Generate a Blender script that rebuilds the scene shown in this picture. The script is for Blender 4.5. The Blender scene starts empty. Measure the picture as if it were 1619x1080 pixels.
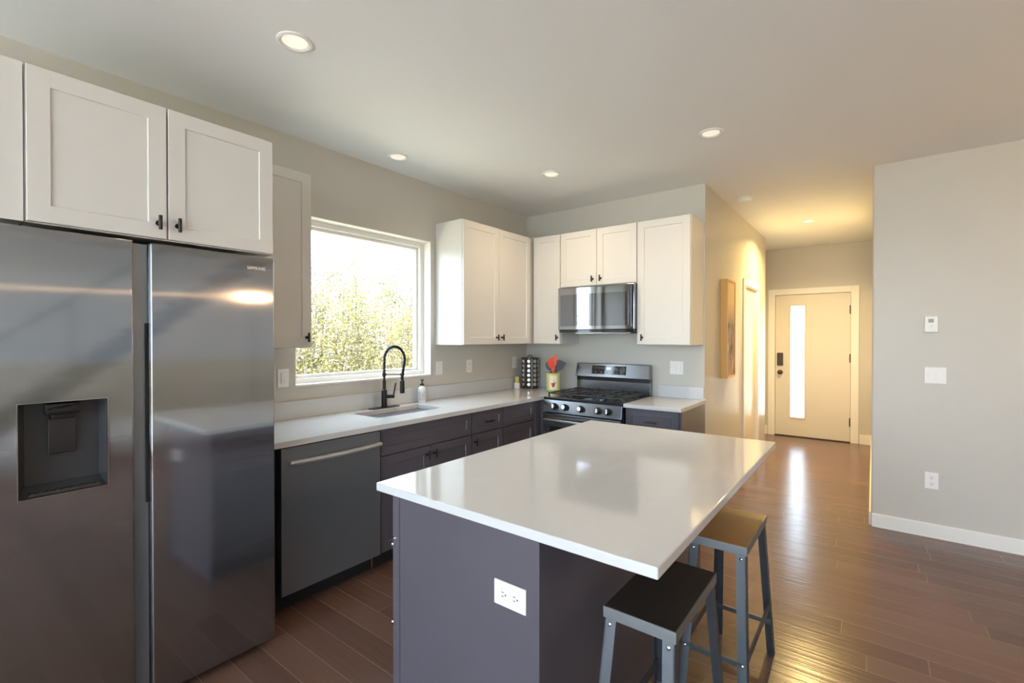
import bpy, bmesh, math, random
from mathutils import Vector, Matrix

sc = bpy.context.scene
COL = sc.collection
rnd = random.Random(7)
R = math.radians

# ------------------------------------------------------------------ camera
cam_d = bpy.data.cameras.new('camera')
cam_d.sensor_fit = 'HORIZONTAL'
cam_d.sensor_width = 36.0
cam_d.lens = 743.83 / 1619.0 * 36.0
cam_d.clip_start = 0.02
cam = bpy.data.objects.new('camera', cam_d)
cam.location = (0, 0, 1.4431)
cam.rotation_euler = (R(90 - 0.4576), 0, R(37.5365))
COL.objects.link(cam)
sc.camera = cam

# ------------------------------------------------------------------ sky, sun, exposure
world = bpy.data.worlds.new('sky')
sc.world = world
world.use_nodes = True
_bg = world.node_tree.nodes['Background']
_bg.inputs[0].default_value = (0.68, 0.85, 1.0, 1)
_bg.inputs[1].default_value = 4.6
sun_d = bpy.data.lights.new('sun', 'SUN')
sun_d.energy = 15.0
sun_d.angle = R(2)
sun_d.color = (0.97, 0.98, 1.0)
sun = bpy.data.objects.new('sun', sun_d)
sun.rotation_euler = (R(32), R(20), 0)       # high, from behind the camera: lights the patio and thicket, stays off the kitchen
COL.objects.link(sun)
sc.view_settings.view_transform = 'Standard'
sc.view_settings.look = 'None'
sc.view_settings.gamma = 1
sc.view_settings.use_curve_mapping = False
sc.view_settings.exposure = 1.28
sc.cycles.use_denoising = True
sc.cycles.caustics_reflective = False
sc.cycles.max_bounces = 10
sc.cycles.diffuse_bounces = 6
sc.cycles.glossy_bounces = 5
sc.cycles.transparent_max_bounces = 12
sc.cycles.sample_clamp_indirect = 8.0
WARM = (1.0, 0.74, 0.44)

def portal(name, loc, rot, sx, sy):
    l = bpy.data.lights.new(name, 'AREA')
    l.shape = 'RECTANGLE'; l.size = sx; l.size_y = sy
    l.cycles.is_portal = True
    o = bpy.data.objects.new(name, l); o.location = loc; o.rotation_euler = rot
    COL.objects.link(o)

# ------------------------------------------------------------------ key dimensions (metres)
XW, YR, CE, XH, YW, XR, YD = -3.0067, 4.1777, 2.755, -1.14, 4.538, -0.0085, 7.939
XE, YB = 4.2, -3.8
C = 0.915
XC = -2.364                     # counter front edge, window run
YC = 3.526                      # counter front edge, range run
WY0, WY1, WZ0, WZ1 = 1.577, 2.772, 1.12, 2.265   # kitchen window opening

portal('portal_kitchen', (XW - 0.16, (WY0 + WY1) / 2, (WZ0 + WZ1) / 2), (0, R(-90), 0), WZ1 - WZ0, WY1 - WY0)
portal('portal_rear', (-0.6, YB - 0.16, 1.33), (R(90), 0, 0), 4.4, 2.54)
portal('portal_rear_east', (3.0, YB - 0.16, 1.52), (R(90), 0, 0), 1.8, 1.75)
portal('portal_entry', (-0.874, YD + 0.16, 1.09), (R(-90), 0, 0), 0.17, 1.6)

# ------------------------------------------------------------------ materials
def mat(name, col, rough=0.5, metal=0.0, var=0.0, vscale=6.0, bump=0.0, bscale=60.0, stretch=(1, 1, 1), coat=0.0, aniso=0.0, emit=None, estr=0.0, spec=0.5):
    m = bpy.data.materials.new(name); m.use_nodes = True
    nt = m.node_tree; b = nt.nodes['Principled BSDF']
    b.inputs['Roughness'].default_value = rough
    b.inputs['Metallic'].default_value = metal
    b.inputs['Coat Weight'].default_value = coat
    b.inputs['Coat Roughness'].default_value = 0.06
    b.inputs['Anisotropic'].default_value = aniso
    b.inputs['Specular IOR Level'].default_value = spec
    tc = nt.nodes.new('ShaderNodeTexCoord'); mp = nt.nodes.new('ShaderNodeMapping')
    mp.inputs['Scale'].default_value = stretch
    nt.links.new(tc.outputs['Object'], mp.inputs[0])
    n = nt.nodes.new('ShaderNodeTexNoise'); n.inputs['Scale'].default_value = vscale; n.inputs['Detail'].default_value = 4
    nt.links.new(mp.outputs[0], n.inputs[0])
    mix = nt.nodes.new('ShaderNodeMix'); mix.data_type = 'RGBA'
    d = 1 - var
    mix.inputs[6].default_value = (col[0] * d, col[1] * d, col[2] * d, 1)
    mix.inputs[7].default_value = (min(1, col[0] * (1 + var)), min(1, col[1] * (1 + var)), min(1, col[2] * (1 + var)), 1)
    nt.links.new(n.outputs[0], mix.inputs[0])
    nt.links.new(mix.outputs[2], b.inputs['Base Color'])
    if bump:
        n2 = nt.nodes.new('ShaderNodeTexNoise'); n2.inputs['Scale'].default_value = bscale; n2.inputs['Detail'].default_value = 3
        nt.links.new(mp.outputs[0], n2.inputs[0])
        bp = nt.nodes.new('ShaderNodeBump'); bp.inputs['Strength'].default_value = bump; bp.inputs['Distance'].default_value = 0.002
        nt.links.new(n2.outputs[0], bp.inputs['Height']); nt.links.new(bp.outputs[0], b.inputs['Normal'])
    if emit:
        b.inputs['Emission Color'].default_value = (*emit, 1); b.inputs['Emission Strength'].default_value = estr
    return m

M = {}
M['wall'] = mat('wall_paint', (0.57, 0.545, 0.495), 0.36, var=0.02, vscale=2, bump=0.05, bscale=180, spec=0.4)
M['ceiling'] = mat('ceiling_paint', (0.82, 0.84, 0.85), 0.75, var=0.015, vscale=1.5, bump=0.05, bscale=150)
M['trim'] = mat('white_trim_paint', (0.82, 0.80, 0.76), 0.35, var=0.01)
M['door'] = mat('door_paint', (0.70, 0.65, 0.56), 0.35, var=0.01)
M['cab'] = mat('white_cabinet_paint', (0.70, 0.685, 0.655), 0.26, var=0.012, vscale=3)
M['dark'] = mat('espresso_cabinet_paint', (0.094, 0.086, 0.106), 0.30, var=0.10, vscale=4, bump=0.03, bscale=90, spec=0.6)
M['toe'] = mat('toe_kick_black', (0.02, 0.018, 0.018), 0.6, var=0.1)
M['black'] = mat('matte_black_metal', (0.018, 0.017, 0.017), 0.38, metal=0.3, var=0.1)
M['bronze'] = mat('dark_bronze_metal', (0.06, 0.05, 0.045), 0.35, metal=0.8, var=0.1)
M['quartz'] = mat('white_quartz', (0.60, 0.605, 0.61), 0.07, var=0.035, vscale=14, spec=0.55)
M['white'] = mat('white_plastic', (0.84, 0.83, 0.81), 0.35, var=0.01)
M['greyplastic'] = mat('grey_plastic', (0.30, 0.31, 0.30), 0.4, var=0.02)
M['slot'] = mat('socket_slot_dark', (0.03, 0.03, 0.03), 0.6, var=0.1)
def brushed_mat():
    m = mat('black_stainless', (0.40, 0.40, 0.41), 0.075, metal=1.0, var=0.02, vscale=2)
    nt = m.node_tree; p = nt.nodes['Principled BSDF']; out = nt.nodes['Material Output']
    g = nt.nodes.new('ShaderNodeBsdfAnisotropic'); g.inputs['Roughness'].default_value = 0.34; g.inputs['Anisotropy'].default_value = 0.97
    g.inputs['Color'].default_value = (0.38, 0.38, 0.39, 1); g.inputs['Rotation'].default_value = BRUSH_ROT
    p.inputs['Anisotropic'].default_value = 0.75; p.inputs['Anisotropic Rotation'].default_value = 0.0
    tg = nt.nodes.new('ShaderNodeTangent'); tg.direction_type = 'RADIAL'; tg.axis = 'Z'
    nt.links.new(tg.outputs[0], g.inputs['Tangent']); nt.links.new(tg.outputs[0], p.inputs['Tangent'])
    mx = nt.nodes.new('ShaderNodeMixShader'); mx.inputs[0].default_value = 0.32
    nt.links.new(p.outputs[0], mx.inputs[1]); nt.links.new(g.outputs[0], mx.inputs[2]); nt.links.new(mx.outputs[0], out.inputs[0])
    return m
BRUSH_ROT = 0.25
M['bss'] = brushed_mat()
M['bssdark'] = mat('black_stainless_dark', (0.10, 0.10, 0.11), 0.25, metal=0.9, var=0.03)
M['dwss'] = mat('dishwasher_stainless', (0.29, 0.33, 0.375), 0.42, metal=0.85, var=0.03)
M['recess'] = mat('dispenser_grey', (0.085, 0.09, 0.10), 0.26, metal=0.5, var=0.03)
M['dwhandle'] = mat('satin_steel_handle', (0.42, 0.44, 0.47), 0.4, metal=0.55, var=0.03)
M['rangess'] = mat('range_black_stainless', (0.24, 0.245, 0.26), 0.24, metal=1.0, var=0.03)
M['steel'] = mat('brushed_steel', (0.50, 0.51, 0.52), 0.28, metal=1.0, var=0.05, vscale=5, stretch=(1, 1, 30))
M['chrome'] = mat('chrome', (0.75, 0.75, 0.76), 0.12, metal=1.0, var=0.02)
M['mwss'] = mat('mirror_black_stainless', (0.33, 0.34, 0.36), 0.06, metal=1.0, var=0.02)
M['mwglass'] = mat('mirror_dark_glass', (0.20, 0.205, 0.22), 0.03, metal=1.0, var=0.02)
M['gloss'] = mat('black_glass', (0.012, 0.012, 0.014), 0.05, var=0.05, spec=0.7)
M['enamel'] = mat('black_enamel', (0.015, 0.015, 0.018), 0.16, var=0.1)
M['iron'] = mat('cast_iron', (0.03, 0.03, 0.033), 0.5, var=0.15, bump=0.2, bscale=300)
M['display'] = mat('clock_display', (0.02, 0.03, 0.04), 0.2, var=0.05, emit=(0.55, 0.8, 1.0), estr=1.2)
M['legend'] = mat('grey_button_legend', (0.25, 0.27, 0.29), 0.5, var=0.02)
M['silverink'] = mat('silver_lettering', (0.75, 0.75, 0.76), 0.3, metal=0.6, var=0.02)
M['seatdark'] = mat('dark_stained_wood', (0.022, 0.019, 0.017), 0.42, var=0.45, vscale=9, bump=0.15, bscale=40, stretch=(3, 0.6, 1))
M['seatreflect'] = mat('seat_wood_warm_reflection', (0.30, 0.155, 0.045), 0.36, var=0.18, vscale=9, bump=0.08, bscale=40, stretch=(3, 0.6, 1))  # warm hall reflection put into the seat colour
M['seatedge'] = mat('seat_edge_metal', (0.24, 0.25, 0.26), 0.42, metal=0.7, var=0.12, vscale=14)
M['stoolmetal'] = mat('gunmetal_angle_iron', (0.115, 0.125, 0.14), 0.42, metal=0.75, var=0.10, vscale=10)
M['canring'] = mat('lamp_trim_white', (0.80, 0.79, 0.76), 0.45, var=0.01)
M['canlens'] = mat('lamp_lens', (0.80, 0.77, 0.70), 0.4, var=0.01, emit=(1, 0.9, 0.75), estr=0.25)
M['canlit'] = mat('lamp_lens_lit', (0.9, 0.85, 0.75), 0.4, var=0.01, emit=(1, 0.86, 0.62), estr=2.5)
M['frameyellow'] = mat('yellow_pine_frame', (0.62, 0.36, 0.10), 0.45, var=0.15, vscale=5, stretch=(6, 6, 0.6))
M['crock'] = mat('crock_glaze', (0.60, 0.62, 0.28), 0.25, var=0.08, vscale=12)
M['crocklight'] = mat('crock_cream', (0.80, 0.76, 0.52), 0.25, var=0.05)
M['crockgreen'] = mat('crock_green', (0.22, 0.36, 0.10), 0.3, var=0.1)
M['crockred'] = mat('crock_red', (0.40, 0.03, 0.05), 0.3, var=0.1)
M['redsil'] = mat('red_silicone', (0.72, 0.07, 0.02), 0.35, var=0.08)
M['blknylon'] = mat('black_nylon', (0.02, 0.02, 0.028), 0.4, var=0.1)
M['yellow'] = mat('yellow_plastic', (0.75, 0.52, 0.12), 0.4, var=0.05)
M['foam'] = mat('soap_label', (0.55, 0.57, 0.58), 0.4, var=0.8, vscale=90)
M['soap'] = mat('soap_bottle', (0.72, 0.75, 0.76), 0.15, var=0.02)
M['jar'] = mat('spice_jar', (0.10, 0.07, 0.05), 0.12, var=0.5, vscale=20)
M['jarlid'] = mat('spice_lid_silver', (0.60, 0.58, 0.55), 0.35, metal=0.4, var=0.05)
M['rackm'] = mat('rack_dark_metal', (0.07, 0.06, 0.055), 0.35, metal=0.7, var=0.1)
M['bark'] = mat('sapling_bark', (0.12, 0.105, 0.085), 0.8, var=0.3, vscale=30)
M['ground'] = mat('dry_grass_ground', (0.34, 0.30, 0.20), 0.9, var=0.25, vscale=2)
M['concrete'] = mat('concrete_path', (0.70, 0.69, 0.67), 0.8, var=0.08)
M['siding'] = mat('house_siding', (0.62, 0.63, 0.65), 0.7, var=0.03)
M['shingle'] = mat('roof_shingle', (0.10, 0.10, 0.11), 0.8, var=0.2, vscale=20)
M['stairwood'] = mat('stair_tread_wood', (0.035, 0.022, 0.015), 0.4, var=0.2, stretch=(1, 6, 1))
M['hinge'] = mat('hinge_dark_bronze', (0.10, 0.075, 0.05), 0.35, metal=0.9, var=0.1)
M['rubber'] = mat('black_rubber', (0.012, 0.012, 0.012), 0.7, var=0.1)

def leaf_mat(name, a, b):
    m = bpy.data.materials.new(name); m.use_nodes = True
    nt = m.node_tree; out = nt.nodes['Material Output']; p = nt.nodes['Principled BSDF']
    p.inputs['Roughness'].default_value = 0.6
    tc = nt.nodes.new('ShaderNodeTexCoord')
    n = nt.nodes.new('ShaderNodeTexNoise'); n.inputs['Scale'].default_value = 2.5; n.inputs['Detail'].default_value = 5
    nt.links.new(tc.outputs['Object'], n.inputs[0])
    r = nt.nodes.new('ShaderNodeValToRGB')
    r.color_ramp.elements[0].position = 0.38; r.color_ramp.elements[0].color = (*a, 1)
    r.color_ramp.elements[1].position = 0.64; r.color_ramp.elements[1].color = (*b, 1)
    nt.links.new(n.outputs[0], r.inputs[0]); nt.links.new(r.outputs[0], p.inputs['Base Color'])
    t = nt.nodes.new('ShaderNodeBsdfTranslucent'); nt.links.new(r.outputs[0], t.inputs[0])
    mx = nt.nodes.new('ShaderNodeMixShader'); mx.inputs[0].default_value = 0.45
    nt.links.new(p.outputs[0], mx.inputs[1]); nt.links.new(t.outputs[0], mx.inputs[2]); nt.links.new(mx.outputs[0], out.inputs[0])
    return m
M['leafy'] = leaf_mat('yellow_green_leaves', (0.18, 0.168, 0.06), (0.32, 0.275, 0.085))
M['leafg'] = leaf_mat('grey_green_leaves', (0.09, 0.092, 0.075), (0.16, 0.155, 0.095))

def glass_mat(name, tint=(1, 1, 1)):
    m = bpy.data.materials.new(name); m.use_nodes = True
    nt = m.node_tree; nt.nodes.remove(nt.nodes['Principled BSDF']); out = nt.nodes['Material Output']
    t = nt.nodes.new('ShaderNodeBsdfTransparent'); t.inputs[0].default_value = (*tint, 1)
    g = nt.nodes.new('ShaderNodeBsdfGlossy'); g.inputs['Roughness'].default_value = 0.01
    fz = nt.nodes.new('ShaderNodeFresnel'); fz.inputs[0].default_value = 1.3
    mx = nt.nodes.new('ShaderNodeMixShader')
    ge = nt.nodes.new('ShaderNodeNewGeometry'); iv = nt.nodes.new('ShaderNodeMath'); iv.operation = 'SUBTRACT'; iv.inputs[0].default_value = 1.0
    ml = nt.nodes.new('ShaderNodeMath'); ml.operation = 'MULTIPLY'
    nt.links.new(ge.outputs['Backfacing'], iv.inputs[1]); nt.links.new(iv.outputs[0], ml.inputs[0]); nt.links.new(fz.outputs[0], ml.inputs[1])
    nt.links.new(ml.outputs[0], mx.inputs[0]); nt.links.new(t.outputs[0], mx.inputs[1]); nt.links.new(g.outputs[0], mx.inputs[2])
    nt.links.new(mx.outputs[0], out.inputs[0])
    return m
M['glass'] = glass_mat('window_glass')

def floor_mat():
    m = bpy.data.materials.new('dark_walnut_planks'); m.use_nodes = True
    nt = m.node_tree; b = nt.nodes['Principled BSDF']; L = nt.links.new
    tc = nt.nodes.new('ShaderNodeTexCoord')
    br = nt.nodes.new('ShaderNodeTexBrick')
    br.offset = 0.0; br.inputs['Scale'].default_value = 1.0
    br.inputs['Brick Width'].default_value = 1.25; br.inputs['Row Height'].default_value = 0.127
    br.inputs['Mortar Size'].default_value = 0.0016; br.inputs['Mortar Smooth'].default_value = 0.3; br.inputs['Bias'].default_value = 0
    br.inputs['Color1'].default_value = (0.160, 0.086, 0.062, 1); br.inputs['Color2'].default_value = (0.115, 0.060, 0.044, 1)
    br.inputs['Mortar'].default_value = (0.26, 0.175, 0.13, 1)
    sx = nt.nodes.new('ShaderNodeSeparateXYZ'); L(tc.outputs['Object'], sx.inputs[0])
    dv = nt.nodes.new('ShaderNodeMath'); dv.operation = 'DIVIDE'; dv.inputs[1].default_value = 0.127; L(sx.outputs[1], dv.inputs[0])
    fl = nt.nodes.new('ShaderNodeMath'); fl.operation = 'FLOOR'; L(dv.outputs[0], fl.inputs[0])
    wn = nt.nodes.new('ShaderNodeTexWhiteNoise'); wn.noise_dimensions = '1D'; L(fl.outputs[0], wn.inputs['W'])
    ma = nt.nodes.new('ShaderNodeMath'); ma.operation = 'MULTIPLY_ADD'; ma.inputs[1].default_value = 7.3; L(wn.outputs['Value'], ma.inputs[0]); L(sx.outputs[0], ma.inputs[2])
    cb = nt.nodes.new('ShaderNodeCombineXYZ'); L(ma.outputs[0], cb.inputs[0]); L(sx.outputs[1], cb.inputs[1])
    L(cb.outputs[0], br.inputs['Vector'])
    mp = nt.nodes.new('ShaderNodeMapping'); mp.inputs['Scale'].default_value = (1.2, 26, 1); L(tc.outputs['Object'], mp.inputs[0])
    gr = nt.nodes.new('ShaderNodeTexNoise'); gr.inputs['Scale'].default_value = 2.2; gr.inputs['Detail'].default_value = 6; L(mp.outputs[0], gr.inputs[0])
    mx = nt.nodes.new('ShaderNodeMix'); mx.data_type = 'RGBA'; mx.blend_type = 'OVERLAY'; mx.inputs[0].default_value = 0.55
    L(br.outputs['Color'], mx.inputs[6]); L(gr.outputs['Color'], mx.inputs[7])
    hs = nt.nodes.new('ShaderNodeMix'); hs.data_type = 'RGBA'; hs.inputs[0].default_value = 0.35
    L(br.outputs['Color'], hs.inputs[6]); L(mx.outputs[2], hs.inputs[7])
    L(hs.outputs[2], b.inputs['Base Color'])
    mp2 = nt.nodes.new('ShaderNodeMapping'); mp2.inputs['Scale'].default_value = (0.8, 48, 1); L(tc.outputs['Object'], mp2.inputs[0])
    n2 = nt.nodes.new('ShaderNodeTexNoise'); n2.inputs['Scale'].default_value = 1.0; n2.inputs['Detail'].default_value = 3; L(mp2.outputs[0], n2.inputs[0])
    ad = nt.nodes.new('ShaderNodeMath'); ad.operation = 'MULTIPLY_ADD'; ad.inputs[1].default_value = -1.4
    L(br.outputs['Fac'], ad.inputs[0]); L(n2.outputs[0], ad.inputs[2])
    bp = nt.nodes.new('ShaderNodeBump'); bp.inputs['Strength'].default_value = 0.60; bp.inputs['Distance'].default_value = 0.0022
    L(ad.outputs[0], bp.inputs['Height']); L(bp.outputs[0], b.inputs['Normal'])
    b.inputs['Roughness'].default_value = 0.22
    b.inputs['Specular IOR Level'].default_value = 0.5
    return m
M['floor'] = floor_mat()

def art_mat():
    m = bpy.data.materials.new('painted_tree_canvas'); m.use_nodes = True
    nt = m.node_tree; b = nt.nodes['Principled BSDF']; L = nt.links.new
    b.inputs['Roughness'].default_value = 0.6
    tc = nt.nodes.new('ShaderNodeTexCoord')
    mp = nt.nodes.new('ShaderNodeMapping'); mp.inputs['Scale'].default_value = (1, 7, 2.4); L(tc.outputs['Object'], mp.inputs[0])
    n = nt.nodes.new('ShaderNodeTexNoise'); n.inputs['Scale'].default_value = 2.2; n.inputs['Detail'].default_value = 7; L(mp.outputs[0], n.inputs[0])
    r = nt.nodes.new('ShaderNodeValToRGB'); cr = r.color_ramp
    cr.elements[0].position = 0.36; cr.elements[0].color = (0.06, 0.055, 0.07, 1)
    cr.elements[1].position = 0.70; cr.elements[1].color = (0.62, 0.55, 0.42, 1)
    e = cr.elements.new(0.46); e.color = (0.28, 0.27, 0.29, 1)
    e = cr.elements.new(0.56); e.color = (0.42, 0.20, 0.13, 1)
    L(n.outputs[0], r.inputs[0])
    sx = nt.nodes.new('ShaderNodeSeparateXYZ'); L(tc.outputs['Object'], sx.inputs[0])
    mr = nt.nodes.new('ShaderNodeMapRange'); mr.inputs[1].default_value = 0.50; mr.inputs[2].default_value = 0.72; L(sx.outputs[2], mr.inputs[0])
    mx = nt.nodes.new('ShaderNodeMix'); mx.data_type = 'RGBA'; mx.inputs[7].default_value = (0.66, 0.50, 0.28, 1)
    L(mr.outputs[0], mx.inputs[0]); L(r.outputs[0], mx.inputs[6]); L(mx.outputs[2], b.inputs['Base Color'])
    return m
M['art'] = art_mat()

# ------------------------------------------------------------------ mesh helpers
class Frame:
    """a wall-like frame: u across, v up, w out of the surface"""
    def __init__(s, o, U, W):
        s.o = Vector(o); s.U = Vector(U); s.W = Vector(W); s.V = Vector((0, 0, 1))
    def p(s, u, v, w):
        return s.o + s.U * u + s.V * v + s.W * w

class MB:
    def __init__(s):
        s.bm = bmesh.new(); s.mi = 0; s.mats = []
    def use(s, m):
        if m not in s.mats: s.mats.append(m)
        s.mi = s.mats.index(m); return s
    def face(s, vs):
        f = s.bm.faces.new(vs); f.material_index = s.mi; return f
    def hexa(s, pts, bev=0.0, seg=2):
        v = [s.bm.verts.new(p) for p in pts]
        fs = [s.face([v[i] for i in q]) for q in ((0, 1, 2, 3), (4, 5, 6, 7), (0, 1, 5, 4), (1, 2, 6, 5), (2, 3, 7, 6), (3, 0, 4, 7))]
        if bev:
            bmesh.ops.recalc_face_normals(s.bm, faces=fs)
            es = list({e for f in fs for e in f.edges})
            bmesh.ops.bevel(s.bm, geom=es, offset=bev, segments=seg, affect='EDGES', profile=0.5, material=-1)
        return s
    def box(s, x0, x1, y0, y1, z0, z1, bev=0.0, seg=2):
        return s.hexa([(x0, y0, z0), (x1, y0, z0), (x1, y1, z0), (x0, y1, z0), (x0, y0, z1), (x1, y0, z1), (x1, y1, z1), (x0, y1, z1)], bev, seg)
    def fbox(s, F, u0, u1, v0, v1, w0, w1, bev=0.0, seg=2):
        return s.hexa([F.p(u0, v0, w0), F.p(u1, v0, w0), F.p(u1, v1, w0), F.p(u0, v1, w0), F.p(u0, v0, w1), F.p(u1, v0, w1), F.p(u1, v1, w1), F.p(u0, v1, w1)], bev, seg)
    def shaker(s, F, u0, u1, v0, v1, w0, t, fr=0.058, rec=0.006):
        def ring(a, w): return [s.bm.verts.new(F.p(*q, w)) for q in ((u0 + a, v0 + a), (u1 - a, v0 + a), (u1 - a, v1 - a), (u0 + a, v1 - a))]
        rs = [ring(0, w0), ring(0, w0 + t - 0.0015), ring(0.0015, w0 + t), ring(fr, w0 + t), ring(fr + 0.003, w0 + t - rec)]
        for a, b in zip(rs, rs[1:]):
            for i in range(4):
                j = (i + 1) % 4; s.face([a[i], a[j], b[j], b[i]])
        s.face(rs[0][::-1]); s.face(rs[-1])
        return s
    def cyl(s, a, b, r, seg=16, r2=None):
        return s.tube([a, b], r, seg, r2=r2)
    def tube(s, pts, r, seg=10, r2=None, radii=None):
        pts = [Vector(p) for p in pts]; n = len(pts); rings = []
        up = None
        for i, p in enumerate(pts):
            d = (pts[min(i + 1, n - 1)] - pts[max(i - 1, 0)]).normalized()
            if up is None:
                up = d.orthogonal().normalized()
            up = (up - d * up.dot(d)).normalized()
            sd = d.cross(up)
            rr = radii[i] if radii else (r if r2 is None else r + (r2 - r) * i / (n - 1))
            rings.append([s.bm.verts.new(p + (up * math.cos(2 * math.pi * k / seg) + sd * math.sin(2 * math.pi * k / seg)) * rr) for k in range(seg)])
        for a, b in zip(rings, rings[1:]):
            for k in range(seg):
                s.face([a[k], a[(k + 1) % seg], b[(k + 1) % seg], b[k]])
        s.face(rings[0][::-1]); s.face(rings[-1])
        return s
    def lathe(s, c, prof, seg=24, axis=(0, 0, 1)):
        c = Vector(c); ax = Vector(axis).normalized(); u = ax.orthogonal().normalized(); v = ax.cross(u)
        rings = []
        for r, h in prof:
            if r < 1e-6: rings.append([s.bm.verts.new(c + ax * h)])
            else: rings.append([s.bm.verts.new(c + ax * h + (u * math.cos(2 * math.pi * k / seg) + v * math.sin(2 * math.pi * k / seg)) * r) for k in range(seg)])
        for a, b in zip(rings, rings[1:]):
            for k in range(seg):
                j = (k + 1) % seg
                if len(a) == 1 and len(b) == 1: continue
                if len(a) == 1: s.face([a[0], b[j], b[k]])
                elif len(b) == 1: s.face([a[k], a[j], b[0]])
                else: s.face([a[k], a[j], b[j], b[k]])
        if len(rings[0]) > 1: s.face(rings[0][::-1])
        if len(rings[-1]) > 1: s.face(rings[-1])
        return s
    def prism(s, poly, F, w0, w1):
        a = [s.bm.verts.new(F.p(u, v, w0)) for u, v in poly]; b = [s.bm.verts.new(F.p(u, v, w1)) for u, v in poly]
        n = len(poly)
        for i in range(n): s.face([a[i], a[(i + 1) % n], b[(i + 1) % n], b[i]])
        s.face(a[::-1]); s.face(b)
        return s
    def text(s, string, F, u, v, w, size, depth=0.0008):
        cu = bpy.data.curves.new('lettering', 'FONT'); cu.body = string; cu.size = size; cu.extrude = depth; cu.resolution_u = 3
        o = bpy.data.objects.new('lettering', cu); COL.objects.link(o)
        me = bpy.data.meshes.new_from_object(o.evaluated_get(bpy.context.evaluated_depsgraph_get()))
        vs = [s.bm.verts.new(F.p(u + q.co.x, v + q.co.y, w + depth + q.co.z)) for q in me.vertices]
        for pl in me.polygons:
            try: s.face([vs[i] for i in pl.vertices])
            except ValueError: pass
        wd = max(q.co.x for q in me.vertices)
        bpy.data.objects.remove(o); bpy.data.curves.remove(cu); bpy.data.meshes.remove(me)
        return wd
    def build(s, name, m, parent=None, org=None, smooth=35):
        if parent is not None: org = Vector(parent['_org'])
        org = Vector(org if org is not None else (0, 0, 0))
        bm = s.bm
        bmesh.ops.recalc_face_normals(bm, faces=bm.faces)
        for v in bm.verts: v.co -= org
        me = bpy.data.meshes.new(name); bm.to_mesh(me); bm.free()
        for mm in (s.mats or [m]): me.materials.append(mm)
        me.polygons.foreach_set('use_smooth', [True] * len(me.polygons))
        me.set_sharp_from_angle(angle=R(smooth))
        o = bpy.data.objects.new(name, me); COL.objects.link(o)
        wn = o.modifiers.new('weighted_normals', 'WEIGHTED_NORMAL'); wn.keep_sharp = True; wn.weight = 80
        if parent is not None: o.parent = parent
        else: o.location = org
        o['_org'] = tuple(org)
        return o

def tag(o, label, cat, group=None, kind=None):
    o['label'] = label; o['category'] = cat
    if group: o['group'] = group
    if kind: o['kind'] = kind
    return o
def thing(name, loc, label, cat, group=None):
    o = bpy.data.objects.new(name, None); o.empty_display_size = 0.05
    COL.objects.link(o); o.location = loc; o['_org'] = tuple(loc)
    return tag(o, label, cat, group)
def copy_tree(o, parent=None):
    c = o.copy(); COL.objects.link(c)
    if parent is not None: c.parent = parent
    for ch in list(o.children): copy_tree(ch, c)
    return c
def struct(o, label, cat):
    return tag(o, label, cat, kind='structure')

FW = Frame((XW, 0, 0), (0, 1, 0), (1, 0, 0))      # window wall: u = y, w = +x
FK = Frame((0, YR, 0), (1, 0, 0), (0, -1, 0))     # range wall: u = x, w = -y
FR = Frame((0, YW, 0), (1, 0, 0), (0, -1, 0))     # right wall
FH = Frame((XH, 0, 0), (0, 1, 0), (1, 0, 0))      # hall left wall
FD = Frame((0, YD, 0), (1, 0, 0), (0, -1, 0))     # front door wall

# ------------------------------------------------------------------ the shell
b = MB(); b.box(XW - 0.2, XE + 0.2, YB - 0.2, YD + 0.2, -0.12, 0)
struct(b.build('floor', M['floor']), 'dark walnut plank floor running through kitchen and hallway', 'floor')
b = MB(); b.box(XW - 0.2, XE + 0.2, YB - 0.2, YD + 0.2, CE, CE + 0.15)
struct(b.build('ceiling', M['ceiling']), 'smooth off-white ceiling with recessed lights', 'ceiling')
def wall_with_holes(name, F, u0, u1, v1, th, holes, label, m='wall', v0=0.0):
    b = MB(); us = sorted({u0, u1, *[h[0] for h in holes], *[h[1] for h in holes]})
    for a, c in zip(us, us[1:]):
        cov = [h for h in holes if h[0] < c - 1e-5 and h[1] > a + 1e-5]
        z = v0
        for h in sorted(cov, key=lambda h: h[2]):
            if h[2] > z + 1e-4: b.fbox(F, a, c, z, h[2], -th, 0)
            z = h[3]
        if v1 > z + 1e-4: b.fbox(F, a, c, z, v1, -th, 0)
    bmesh.ops.remove_doubles(b.bm, verts=b.bm.verts, dist=1e-5)
    return struct(b.build(name, M[m]), label, 'wall')
wall_with_holes('wall_left', FW, YB, YR + 0.12, CE, 0.16, [(WY0, WY1, WZ0, WZ1)], 'greige wall with the kitchen window over the sink')
wall_with_holes('wall_far', FK, XW, XH - 0.12, CE, 0.12, [], 'greige wall behind the range')
D2A, D2B, D2H = 5.70, 6.44, 2.03
wall_with_holes('wall_hall', FH, YR, 7.0, CE, 0.12, [(D2A, D2B, 0, D2H)], 'greige hallway wall with the framed picture and closet door')
b = MB(); b.box(-1.42, -1.30, 7.0, YD, 0, CE); b.box(-1.30, XH - 0.12, 6.9, 7.0, 0, CE)
struct(b.build('wall_entry_side', M['wall']), 'short wall set back beside the front door', 'wall')
FDX0, FDX1, FDH = -1.157, -0.25, 2.067
wall_with_holes('wall_entry', FD, -1.42, XR + 0.12, CE, 0.14, [(FDX0 - 0.025, FDX1 + 0.025, 0, FDH + 0.025)], 'wall around the front door at the end of the hallway')
b = MB()
rr = 0.012; poly = [(XE, YW), (XE, YW + 0.12), (XR + 0.12, YW + 0.12), (XR + 0.12, YD), (XR, YD)]
poly += [(XR + rr - rr * math.cos(t), YW + rr - rr * math.sin(t)) for t in [i * math.pi / 12 for i in range(7)]]
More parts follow.
